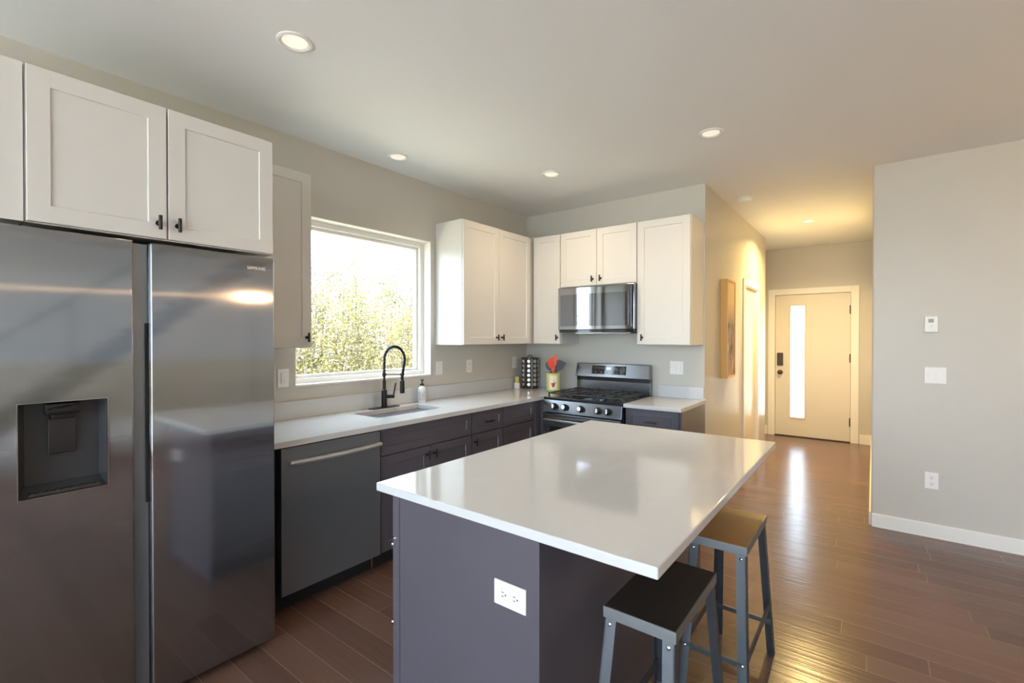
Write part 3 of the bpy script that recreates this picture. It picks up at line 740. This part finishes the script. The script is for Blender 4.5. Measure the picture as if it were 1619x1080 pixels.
# backguard
yb = YR - .012
b = MB(); b.hexa([(RX0, yb - .055, .918), (RX1, yb - .055, .918), (RX1, yb, .918), (RX0, yb, .918), (RX0, yb - .055, 1.03), (RX1, yb - .055, 1.03), (RX1, yb, 1.03), (RX0, yb, 1.03)], .002)
bgd = b.build('backguard', M['rangess'], rg)
b = MB(); b.box(RX0 + .002, RX1 - .002, yb - .060, yb, 1.03, 1.066, .002); b.build('vent_band', M['enamel'], bgd)
b = MB(); b.hexa([(RX0, yb - .085, 1.066), (RX1, yb - .085, 1.066), (RX1, yb, 1.066), (RX0, yb, 1.066), (RX0 + .004, yb - .06, 1.196), (RX1 - .004, yb - .06, 1.196), (RX1 - .004, yb, 1.196), (RX0 + .004, yb, 1.196)], .005, 3)
b.build('console', M['rangess'], bgd)
sl = lambda z: yb - .085 + .025 * (z - 1.066) / .130
def cons(b, x0, x1, z0, z1, w0, w1): b.hexa([(x0, sl(z0) - w0, z0), (x1, sl(z0) - w0, z0), (x1, sl(z1) - w0, z1), (x0, sl(z1) - w0, z1), (x0, sl(z0) - w1, z0), (x1, sl(z0) - w1, z0), (x1, sl(z1) - w1, z1), (x0, sl(z1) - w1, z1)])
b = MB(); cons(b, -2.165, -1.815, 1.096, 1.176, -.002, .003); scn = b.build('control_display', M['gloss'], bgd)
b = MB(); cons(b, -2.010, -1.970, 1.142, 1.160, .003, .0035); b.build('clock_digits', M['display'], scn)
b = MB()
for k in range(7): cons(b, -2.14 + k * .017, -2.130 + k * .017, 1.150, 1.156, .003, .0034); cons(b, -1.945 + k * .018, -1.935 + k * .018, 1.130, 1.136, .003, .0034); cons(b, -1.945 + k * .018, -1.935 + k * .018, 1.150, 1.156, .003, .0034)
for k in range(4): cons(b, -2.13 + k * .06, -2.118 + k * .06, 1.110, 1.118, .003, .0034)
b.build('button_lettering', M['legend'], scn)

# ------------------------------------------------------------------ microwave
MX0, MX1, MYF, MZ0, MZ1 = -2.349, -1.595, 3.765, 1.492, 1.908
mw = thing('microwave', (-1.97, 3.95, MZ0), 'black stainless over-the-range microwave under the short cabinet', 'microwave')
b = MB(); b.box(MX0, MX1, MYF + .05, YR - .002, MZ0, MZ1, .003); b.build('body', M['bssdark'], mw)
b = MB(); b.box(MX0, MX1, MYF, MYF + .048, MZ0 + .022, MZ1 - .002, .008, 3); md = b.build('door', M['mwss'], mw)
b = MB(); b.box(MX0 + .028, MX1 - .055, MYF - .003, MYF + .002, MZ0 + .058, MZ1 - .070, .001); b.build('door_glass', M['mwglass'], md)
b = MB(); b.box(MX1 - .030, MX1 - .016, MYF - .022, MYF - .014, MZ0 + .04, MZ1 - .015, .003); b.box(MX1 - .027, MX1 - .019, MYF - .015, MYF + .004, MZ0 + .05, MZ0 + .07); b.box(MX1 - .027, MX1 - .019, MYF - .015, MYF + .004, MZ1 - .05, MZ1 - .03); b.build('handle', M['bssdark'], md)
b = MB(); b.box(MX0 + .01, MX1 - .004, MYF + .006, MYF + .048, MZ0, MZ0 + .020, .002); b.build('bottom_trim', M['gloss'], mw)
b = MB(); b.box(MX0 + .16, MX1 - .06, MYF + .05, MYF + .20, MZ0 - .012, MZ0, .002); b.build('vent_filter', M['steel'], mw)

# ------------------------------------------------------------------ island
IX0, IX1, IY0, IY1 = -1.437, -.389, 1.056, 2.70
BX0, BX1, BY0, BY1 = -1.401, -.745, 1.10, 2.655
t = thing('kitchen_island', ((BX0 + BX1) / 2, (BY0 + BY1) / 2, 0), 'dark espresso kitchen island base in the middle of the floor', 'island')
b = MB(); b.box(BX0 + .0215, BX1 - .017, BY0 + .012, BY1 - .012, .105, BZ); b.box(BX0 + .085, BX1 - .017, BY0 + .012, BY1 - .012, 0, .105); b.build('body', M['dark'], t)
b = MB(); b.box(BX0 + .043, BX1 - .017, BY0, BY0 + .012, 0, BZ, .001); b.build('end_panel', M['dark'], t)
b = MB(); b.box(BX0 + .0215, BX0 + .040, BY0, BY0 + .012, 0, BZ, .001); b.build('face_frame_edge', M['dark'], t)
b = MB(); b.box(BX0 + .043, BX1 - .017, BY1 - .012, BY1, 0, BZ, .001); b.build('end_panel', M['dark'], t)
b = MB(); b.box(BX1 - .017, BX1, BY0 - .004, BY1 + .004, 0, BZ, .001); b.build('back_panel', M['dark'], t)
FI = Frame((BX0 + .0205, 0, 0), (0, 1, 0), (-1, 0, 0))
ys = [BY0 + .002, BY0 + .52, BY0 + 1.04, BY1 - .002]
for k, (a, c) in enumerate(zip(ys, ys[1:])):
    b = MB(); b.shaker(FI, a, c - .004, .112, .706, 0, .02); d = b.build('door', M['dark'], t); tknob(FI, c - .04 if k else a + .46, .65, .02, d)
    b = MB(); b.shaker(FI, a, c - .004, .712, .878, 0, .02, fr=.05); d = b.build('drawer_front', M['dark'], t); pull(FI, (a + c) / 2, .795, .02, d)
for z in (.681, .394):
    b = MB(); b.box(BX0 - .001, BX0 + .012, BY0 - .004, BY0 + .003, z - .005, z + .005, .001); b.build('hinge', M['chrome'], t)
b = MB(); b.box(IX0, IX1, IY0, IY1, BZ, C, .004, 3)
tag(b.build('island_countertop', M['quartz'], org=((IX0 + IX1) / 2, (IY0 + IY1) / 2, BZ)), 'large white quartz slab on top of the dark island', 'countertop')

# ------------------------------------------------------------------ outlets, switches, thermostat
def outlet(F, u, v, label, horizontal=False, w0=0.0, kind='outlet'):
    name = {'outlet': 'wall_outlet', 'switch': 'light_switch', 'double': 'light_switch', 'blank': 'blank_wall_plate'}[kind]
    t = thing(name, F.p(u, v, w0), label, 'outlet' if kind == 'outlet' else 'switch' if kind != 'blank' else 'wall plate', 'white wall plates')
    hw, hh = (.059, .037) if horizontal else ((.059, .058) if kind == 'double' else (.037, .059))
    b = MB(); b.fbox(F, u - hw, u + hw, v - hh, v + hh, w0, w0 + .006, .0018); b.build('plate', M['white'], t)
    if kind == 'outlet':
        for s in (-1, 1):
            du, dv = (s * .022, 0) if horizontal else (0, s * .022)
            b = MB(); b.fbox(F, u + du - .016, u + du + .016, v + dv - .016, v + dv + .016, w0 + .006, w0 + .008, .0008); k = b.build('socket', M['white'], t)
            b = MB()
            if horizontal:
                for q in (-.006, .006): b.fbox(F, u + du - .007, u + du + .002, v + dv + q - .0012, v + dv + q + .0012, w0 + .008, w0 + .0084)
                b.fbox(F, u + du + .006, u + du + .011, v + dv - .0025, v + dv + .0025, w0 + .008, w0 + .0084)
            else:
                for q in (-.006, .006): b.fbox(F, u + du + q - .0012, u + du + q + .0012, v + dv - .002, v + dv + .007, w0 + .008, w0 + .0084)
                b.fbox(F, u + du - .0025, u + du + .0025, v + dv - .011, v + dv - .006, w0 + .008, w0 + .0084)
            b.build('slots', M['slot'], k)
    elif kind in ('switch', 'double'):
        for du in ((0,) if kind == 'switch' else (-.023, .023)):
            b = MB(); b.hexa([F.p(u + du + a, v + c, w0 + d) for d, rowz in ((.006, 0), (.0115, 1)) for a, c in ((-.0165, -.033), (.0165, -.033), (.0165, .033), (-.0165, .033))], .0012); b.build('rocker', M['white'], t)
    return t
FIE = Frame((0, BY0, 0), (1, 0, 0), (0, -1, 0))
outlet(FIE, -.850, .677, 'white sideways outlet on the end panel of the island', True)
outlet(FW, 1.498, 1.184, 'white switch plate below the single cabinet left of the window', kind='switch')
outlet(FW, 2.868, 1.178, 'white blank plate just right of the window', kind='blank')
outlet(FW, 3.25, 1.178, 'white outlet under the corner cabinet', kind='outlet')
outlet(FW, 3.955, 1.183, 'white outlet in the corner beside the spice rack', kind='outlet')
outlet(FK, -1.376, 1.178, 'white double switch on the wall right of the range', kind='double')
outlet(FR, .354, 1.172, 'white double switch on the right wall under the thermostat', kind='double')
outlet(FR, .338, .411, 'white outlet low on the right wall', kind='outlet')
t = thing('thermostat', FR.p(.329, 1.54, 0), 'small white thermostat with grey screen on the right wall', 'thermostat')
b = MB(); b.fbox(FR, .292, .366, 1.482, 1.598, 0, .028, .005, 3); b.build('case', M['white'], t)
b = MB(); b.fbox(FR, .312, .342, 1.552, 1.578, .028, .0288); b.build('screen', M['greyplastic'], t)
b = MB(); b.fbox(FR, .322, .336, 1.514, 1.536, .028, .031, .001); b.build('button', M['canring'], t)

# ------------------------------------------------------------------ stools
def make_stool(label, seatmat, x0, x1, y0, y1, zs=.655):
    cx, cy = (x0 + x1) / 2, (y0 + y1) / 2; hx, hy = (x1 - x0) / 2, (y1 - y0) / 2
    t = thing('bar_stool', (cx, cy, 0), label, 'stool', 'backless bar stools at the island')
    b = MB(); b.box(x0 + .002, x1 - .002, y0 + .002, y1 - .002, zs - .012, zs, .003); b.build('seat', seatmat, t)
    b = MB()
    z0 = zs - .034
    b.box(x0, x1, y0, y0 + .004, z0, zs - .002, .001); b.box(x0, x1, y1 - .004, y1, z0, zs - .002, .001)
    b.box(x0, x0 + .004, y0 + .004, y1 - .004, z0, zs - .002, .001); b.box(x1 - .004, x1, y0 + .004, y1 - .004, z0, zs - .002, .001)
    b.build('seat_frame', M['seatedge'], t)
    fl, th = .034, .004; sx_, sy_ = .028, .095
    def corner(s, q, z):    # outer corner of the leg angle at height z
        k = 1 - (z - 0) / (zs - .015)
        return Vector((cx + s * (hx - .006 + sx_ * k), cy + q * (hy - .008 + sy_ * k), z))
    zt = zs - .0125
    for s in (-1, 1):
        for q in (-1, 1):
            b = MB(); a, c = corner(s, q, 0), corner(s, q, zt)
            for (dx, dy) in ((fl, th), (th, fl)):
                P = []
                for p in (a, c):
                    P += [p, p + Vector((-s * dx, 0, 0)), p + Vector((-s * dx, -q * dy, 0)), p + Vector((0, -q * dy, 0))]
                b.hexa([tuple(v) for v in P])
            lg = b.build('leg', M['stoolmetal'], t)
            for z in (zs - .05, .235):
                p = corner(s, q, z) + Vector((-s * .016, 0, 0))
                b = MB(); b.lathe(p, [(.0065, 0), (.006, .003), (.003, .005), (0, .0052)], 10, (0, q, 0)); b.build('bolt', M['chrome'], lg)
    for q, z in ((-1, .235), (1, .150)):
        a, c = corner(-1, q, z), corner(1, q, z)
        b = MB(); b.box(a.x + .005, c.x - .005, min(a.y, a.y - q * .012) , max(a.y, a.y - q * .012), z - .010, z + .010, .001)
        o = b.build('stretcher', M['stoolmetal'], t)
    for s in (-1, 1):
        a, c = corner(s, -1, .235), corner(s, 1, .235)
        b = MB(); b.box(min(a.x - s * .005, a.x - s * .011), max(a.x - s * .005, a.x - s * .011), a.y + .006, c.y - .006, .218, .252, .001); b.build('stretcher', M['stoolmetal'], t)
    return t
make_stool('backless stool with worn black seat under the near corner of the island', M['seatdark'], -.628, -.414, 1.258, 1.668)
make_stool('backless stool with hall glow painted into its seat farther along the island', M['seatreflect'], -.588, -.372, 1.930, 2.345)

# ------------------------------------------------------------------ counter clutter
rx, ry = -2.862, 4.035
rk = thing('spice_rack', (rx, ry, C), 'dark metal carousel spice rack in the counter corner', 'spice rack')
b = MB(); b.lathe((rx, ry, C), [(.085, 0), (.088, .008), (.088, .016), (0, .016)], 24); b.build('base', M['rackm'], rk)
b = MB(); b.lathe((rx, ry, C + .312), [(.088, 0), (.088, .008), (.02, .014), (0, .014)], 24); b.tube([(rx - .03, ry, C + .324), (rx - .028, ry, C + .34), (rx, ry, C + .348), (rx + .028, ry, C + .34), (rx + .03, ry, C + .324)], .004, 8); b.build('top_cap', M['rackm'], rk)
b = MB(); b.cyl((rx, ry, C + .016), (rx, ry, C + .312), .03, 12); b.build('post', M['rackm'], rk)
angs = [R(-40.7 + 22.5 + 45 * k) for k in range(-2, 2)]
for k in range(8):
    a = R(-40.7 + 45 * k)
    b = MB(); u = Vector((math.cos(a), math.sin(a), 0)); v = Vector((-u.y, u.x, 0)); c = Vector((rx, ry, C)) + u * .084
    b.hexa([tuple(c + u * p + v * q + Vector((0, 0, z))) for z in (.014, .314) for p, q in ((-.004, -.007), (.004, -.007), (.004, .007), (-.004, .007))], .001)
    b.build('upright', M['rackm'] if k % 8 else M['steel'], rk)
jar_me = None
for a in angs:
    for j in range(6):
        z = C + .044 + j * .048
        u = Vector((math.cos(a), math.sin(a), 0)); p = Vector((rx, ry, z)) + u * .040
        if jar_me is None:
            b = MB(); b.lathe((0, 0, 0), [(.014, 0), (.0165, .003), (.0185, .034), (.016, .037), (0, .037)], 16, (1, 0, 0)); jo = b.build('spice_jar', M['jar'], org=(0, 0, 0))
            b = MB(); b.lathe((.037, 0, 0), [(.017, 0), (.018, .002), (.018, .010), (.016, .012), (0, .012)], 16, (1, 0, 0)); b.build('lid', M['jarlid'], jo)
            tag(jo, 'small silver lidded jar lying in the spice rack', 'spice jar', 'spice jars in the rack'); jar_me = jo; o = jo
        else: o = copy_tree(jar_me)
        o.location = p; o.rotation_euler = (0, 0, a)
# utensil crock
kx, ky = -2.478, 3.885
t = thing('utensil_crock', (kx, ky, C), 'yellow green ceramic crock with a red painted motif left of the range', 'crock')
b = MB(); b.lathe((kx, ky, C), [(.062, 0), (.066, .004), (.070, .165), (.076, .180), (.076, .186), (.070, .186), (.064, .165), (.060, .012), (0, .012)], 32); b.build('pot', M['crock'], t)
b = MB(); b.lathe((kx, ky, C), [(.0664, .004), (.0670, .004), (.0672, .020), (.0666, .020)], 32); b.build('green_foot_band', M['crockgreen'], t)
va = Vector((-kx, -ky, 0)).normalized(); vs_ = Vector((-va.y, va.x, 0))
def on_pot(u, v, lift):
    r_ = .0664 + .0045 * v / .18 + lift; a = u / .068
    return Vector((kx, ky, C + v)) + (va * math.cos(a) + vs_ * math.sin(a)) * r_
def patch(b, poly, lift):
    c0 = [b.bm.verts.new(on_pot(u, v, lift)) for u, v in poly]; c1 = [b.bm.verts.new(on_pot(u, v, lift - .002)) for u, v in poly]
    n = len(poly)
    b.face(c0); b.face(c1[::-1])
    for i in range(n): b.face([c0[i], c0[(i + 1) % n], c1[(i + 1) % n], c1[i]])
b = MB()
for k in range(6): patch(b, [(-.038 + k * .0127, .03), (-.038 + (k + 1) * .0127, .03), (-.038 + (k + 1) * .0127, .165), (-.038 + k * .0127, .165)], .0012)
b.build('cream_panel', M['crocklight'], t)
b = MB(); patch(b, [(-.008, .052), (.008, .052), (.017, .078), (.019, .094), (.0, .094)], .0026); patch(b, [(-.008, .052), (.0, .094), (-.019, .094), (-.017, .078)], .0026); patch(b, [(.002, .094), (.006, .094), (.008, .122), (.004, .122)], .0026); patch(b, [(.017, .090), (.030, .094), (.030, .100), (.017, .098)], .0026)
b.build('red_motif', M['crockred'], t)
def utensil(name, label, cat, group, m, lean, head, hm=None, handle=.22, zb=.018):
    d = Vector((lean[0], lean[1], 1)).normalized()
    base = Vector((kx - lean[0] * .10, ky - lean[1] * .10, C + zb))
    t = thing(name, tuple(base), label, cat, group)
    b = MB(); b.tube([base, base + d * handle], .006, 8); b.build('handle', hm or m, t)
    u = vs_ - d * vs_.dot(d); u.normalize(); n = d.cross(u)
    c = base + d * handle
    b = MB()
    if head == 'spatula': pr = [(-.012, -.005), (.012, -.005), (.026, .025), (.026, .092), (.020, .098), (-.026, .085), (-.026, .025)]
    elif head == 'turner': pr = [(-.010, -.005), (.010, -.005), (.036, .03), (.040, .10), (-.040, .10), (-.036, .03)]
    elif head == 'brush': pr = [(-.008, -.005), (.008, -.005), (.010, .045), (.012, .095), (-.012, .095), (-.010, .045)]
    else: pr = [(.030 * math.sin(a), .040 - .045 * math.cos(a)) for a in [2 * math.pi * k / 14 for k in range(14)]]
    f = [b.bm.verts.new(c + u * p + d * q + n * .004) for p, q in pr]; g = [b.bm.verts.new(c + u * p + d * q - n * .004) for p, q in pr]
    b.face(f); b.face(g[::-1])
    for i in range(len(pr)): b.face([f[i], f[(i + 1) % len(pr)], g[(i + 1) % len(pr)], g[i]])
    b.build('head', m, t)
    return t
G = 'utensils in the crock'
s1 = vs_
utensil('silicone_spatula', 'red spatula leaning left in the crock', 'spatula', G, M['redsil'], (s1.x * -.14 + va.x * .12, s1.y * -.14 + va.y * .12), 'spatula')
utensil('silicone_spatula', 'red spatula standing upright in the middle of the crock', 'spatula', G, M['redsil'], (s1.x * .05 + va.x * .02, s1.y * .05 + va.y * .02), 'spatula', handle=.235)
utensil('pastry_brush', 'thin red brush rising tallest from the crock', 'brush', G, M['redsil'], (s1.x * .13 + va.x * -.05, s1.y * .13 + va.y * -.05), 'brush', handle=.25)
utensil('slotted_turner', 'wide black turner leaning far right in the crock', 'turner', G, M['blknylon'], (s1.x * .50, s1.y * .50), 'turner', handle=.215)
utensil('cooking_spoon', 'black spoon leaning left behind the red spatulas', 'spoon', G, M['blknylon'], (s1.x * -.32 + va.x * -.05, s1.y * -.32 + va.y * -.05), 'spoon', handle=.205)
utensil('serving_fork', 'black utensil leaning right beside the red spatulas', 'utensil', G, M['blknylon'], (s1.x * .28 + va.x * -.18, s1.y * .28 + va.y * -.18), 'turner', handle=.20)
# little jar with yellow top
jx, jy = -2.93, 3.90
t = thing('small_jar', (jx, jy, C), 'small white jar with a yellow top left of the spice rack', 'jar')
b = MB(); b.lathe((jx, jy, C), [(.030, 0), (.033, .004), (.033, .058), (.026, .064), (0, .064)], 20); b.build('jar_body', M['white'], t)
b = MB(); b.lathe((jx, jy, C + .064), [(.020, 0), (.022, .003), (.022, .050), (.016, .062), (0, .063)], 18); b.build('yellow_top', M['yellow'], t)

# ------------------------------------------------------------------ picture in the hallway
PY0, PY1, PZ0, PZ1, PD = 4.69, 4.985, 1.063, 1.993, .062
PY1 = 5.02
t = thing('framed_picture', (XH, (PY0 + PY1) / 2, PZ0), 'tall framed painting of a pale tree in a deep yellow wood frame', 'picture')
b = MB(); f = .022
for (a, c, d, e) in ((PY0, PY0 + f, PZ0, PZ1), (PY1 - f, PY1, PZ0, PZ1), (PY0 + f, PY1 - f, PZ0, PZ0 + f), (PY0 + f, PY1 - f, PZ1 - f, PZ1)):
    b.fbox(FH, a, c, d, e, 0, PD, .002)
b.build('frame', M['frameyellow'], t)
b = MB(); b.fbox(FH, PY0 + f, PY1 - f, PZ0 + f, PZ1 - f, 0, PD - .006); b.build('canvas', M['art'], t)

# ------------------------------------------------------------------ ceiling lights
def can(x, y, label, lit, power, r=.075):
    t = thing('recessed_light', (x, y, CE), label, 'ceiling light', 'recessed ceiling lights')
    b = MB(); b.lathe((x, y, CE), [(r, 0), (r, -.004), (r - .006, -.008), (r - .014, -.008), (r - .022, -.0015), (r - .022, 0)], 36); b.build('trim_ring', M['canring'], t)
    b = MB(); b.lathe((x, y, CE), [(r - .0225, -.0005), (r - .0225, -.0016), (.02, -.0018), (0, -.0018)], 32); b.build('lens', M['canlit'] if lit else M['canlens'], t)
    if power:
        l = bpy.data.lights.new('recessed_lamp', 'AREA'); l.shape = 'DISK'; l.size = .10; l.energy = power; l.color = (1.0, 0.70, 0.27) if lit else WARM; l.spread = R(150)
        o = bpy.data.objects.new('recessed_lamp', l); o.parent = t; o.location = (0, 0, -.012); COL.objects.link(o)
can(-2.04, 1.075, 'recessed ceiling light nearest the camera above the refrigerator', False, 0)
can(-2.741, 2.209, 'recessed ceiling light close to the wall above the window', False, 0)
can(-2.054, 3.185, 'recessed ceiling light in front of the range', False, 3)
can(-.832, 3.172, 'recessed ceiling light above the far end of the island', False, 3)
can(-.586, 6.213, 'glowing recessed light in the hallway ceiling', True, 27, .065)
t = thing('smoke_detector', (-.962, 4.841, CE), 'round white smoke detector on the hallway ceiling', 'smoke detector')
b = MB(); b.lathe((-.962, 4.841, CE), [(.066, 0), (.066, -.012), (.058, -.016), (.055, -.034), (.045, -.042), (0, -.044)], 28); b.build('housing', M['canring'], t)
b = MB(); b.lathe((-.962, 4.841, CE - .0435), [(.012, 0), (.010, -.003), (0, -.003)], 12); b.build('test_button', M['white'], t)

# ------------------------------------------------------------------ staircase (mirrored in the refrigerator)
st = thing('staircase', (3.0, 1.4, 0), 'open tread staircase mirrored in the refrigerator doors', 'staircase')
n = 14
for k in range(n):
    b = MB(); y = .05 + k * .245; z = .19 + k * .196
    if z > CE - .02: break
    b.box(2.58, 3.48, y, y + .29, z - .045, z, .004); b.build('tread', M['stairwood'], st)
b = MB()
for x in (2.72, 3.30):
    Fx = Frame((x, 0, 0), (0, 1, 0), (1, 0, 0))
    b.prism([(0.0, 0), (0.12, 0), (3.05, 2.34), (3.05, 2.50), (0.0, .10)], Fx, 0, .05)
b.build('stringer', M['stairwood'], st)
b = MB(); b.tube([(2.55, .35, 1.22), (2.55, 2.25, 2.74)], .02, 8); b.build('handrail', M['black'], st)
for k in (1, 4, 7):
    y = .05 + k * .245 + .12; z = .19 + k * .196
    b = MB(); b.box(2.535, 2.565, y - .015, y + .015, z - .045, min(CE, 1.22 + (y - .35) * .8)); b.build('post', M['black'], st)
t = thing('added_lamp', (2.2, 2.91, 0), 'unseen floor lamp with a warm globe, added for the streak on the refrigerator doors', 'lamp')  # lamp of assumed form, added to streak the refrigerator and warm the wall
b = MB(); b.lathe((2.2, 2.91, 0), [(.14, 0), (.14, .02), (.02, .03), (0, .03)], 28); b.build('base', M['black'], t)
b = MB(); b.cyl((2.2, 2.91, .03), (2.2, 2.91, 1.967), .012, 12); b.build('pole', M['black'], t)
b = MB(); b.lathe((2.2, 2.91, 1.99), [(.0, -.025), (.014, -.021), (.022, -.012), (.025, 0), (.022, .012), (.014, .021), (0, .025)], 24)
M['globe'] = mat('warm_glass_globe', (0.9, 0.8, 0.6), 0.3, var=0.01, emit=(1.0, 0.62, 0.30), estr=750)
b.build('globe', M['globe'], t)
# ------------------------------------------------------------------ outdoors
b = MB(); b.box(-40, 30, -40, 40, -.5, -.35)
struct(b.build('ground', M['ground']), 'dry grassy ground outside the house', 'ground')
b = MB(); b.box(-2.2, 1.2, YD + .16, YD + 9, -.35, -.02)
struct(b.build('path', M['concrete']), 'pale concrete walk outside the front door', 'path')
b = MB(); b.box(-3.5, 2.5, YB - 4, YB - .2, -.35, -.03)  # out of view, pale so that sun bounces up to the ceiling
struct(b.build('patio', M['concrete']), 'unseen pale concrete patio behind the house, kept bright to bounce sunlight indoors', 'patio')
hs = thing('house', (-2.5, 24, -.35), 'pale neighbouring house glimpsed through the front door glass', 'house')
b = MB(); b.box(-8, 3.5, 22, 30, -.35, 2.9); b.build('wall', M['siding'], hs)
b = MB(); b.prism([(21.4, 2.9), (30.6, 2.9), (26, 5.0)], Frame((0, 0, 0), (0, 1, 0), (1, 0, 0)), -8.5, 4.0); b.build('roof', M['shingle'], hs)
b = MB(); b.box(-2.42, -2.18, 21.95, 22.0, .53, 1.63); b.build('window', M['shingle'], hs)

def make_sapling(seed, h, spread, lm):
    r = random.Random(seed)
    root = thing('sapling', (0, 0, 0), 'slender leafy sapling in the thicket outside the kitchen window', 'tree', 'saplings outside the kitchen window')
    st = MB(); lf = MB()
    for s in range(5):
        bx, by = r.uniform(-.25, .25) * spread, r.uniform(-.25, .25) * spread
        tx, ty = bx + r.uniform(-.5, .5) * spread, by + r.uniform(-.5, .5) * spread
        hh = h * r.uniform(.72, 1.0); pts = []
        for i in range(7):
            q = i / 6
            pts.append((bx + (tx - bx) * q + r.uniform(-.04, .04), by + (ty - by) * q + r.uniform(-.04, .04), hh * q))
        st.tube(pts, .022, 5, radii=[.024 * (1 - .85 * i / 6) for i in range(7)])
        for i in range(int(150 * hh)):
            q = r.uniform(.10, 1.0) ** .85; k = min(5, int(q * 6)); f = q * 6 - k
            a, c = Vector(pts[k]), Vector(pts[k + 1]); p = a.lerp(c, f)
            rad = (.08 + .38 * (1 - abs(q - .5) * 1.5)) * spread
            an = r.uniform(0, 6.28); rr = rad * math.sqrt(r.random())
            p = p + Vector((math.cos(an) * rr, math.sin(an) * rr, r.uniform(-.1, .12)))
            sz = r.uniform(.016, .036); d = Vector((r.uniform(-1, 1), r.uniform(-1, 1), r.uniform(-1, .6))).normalized(); e = d.orthogonal().normalized()
            e = (Matrix.Rotation(r.uniform(0, 6.28), 3, d) @ e)
            vs = [lf.bm.verts.new(v) for v in (p - d * sz, p + e * sz * .55, p + d * sz, p - e * sz * .55)]
            lf.face(vs)
            if i % 9 == 0:
                st.tube([tuple(a.lerp(c, f)), tuple(p)], .004, 3)
    st.build('stems', M['bark'], root); lf.build('foliage', lm, root)
    return root
protos = [make_sapling(11, 3.3, 1.0, M['leafy']), make_sapling(12, 3.0, 1.1, M['leafy']), make_sapling(13, 2.7, 1.2, M['leafy']), make_sapling(14, 4.1, 1.1, M['leafg']), make_sapling(15, 3.7, 1.2, M['leafg'])]
spots = []
for i in range(98):
    row = i % 7
    x = -6.6 - row * .9 - rnd.uniform(0, .9)
    y = -3.0 + (i // 7) * 1.08 + rnd.uniform(-.5, .5)
    spots.append((x, y, row))
used = set()
for x, y, row in spots:
    k = rnd.choice([0, 1, 2, 2, 1]) if row < 4 else rnd.choice([0, 3, 4, 3, 4])
    o = protos[k] if k not in used else copy_tree(protos[k])
    used.add(k)
    s = rnd.uniform(.92, 1.2)
    o.location = (x, y, -.35); o.rotation_euler = (0, 0, rnd.uniform(0, 6.28)); o.scale = (s, s, s)

for o in list(bpy.data.objects):
    if '_org' in o: del o['_org']
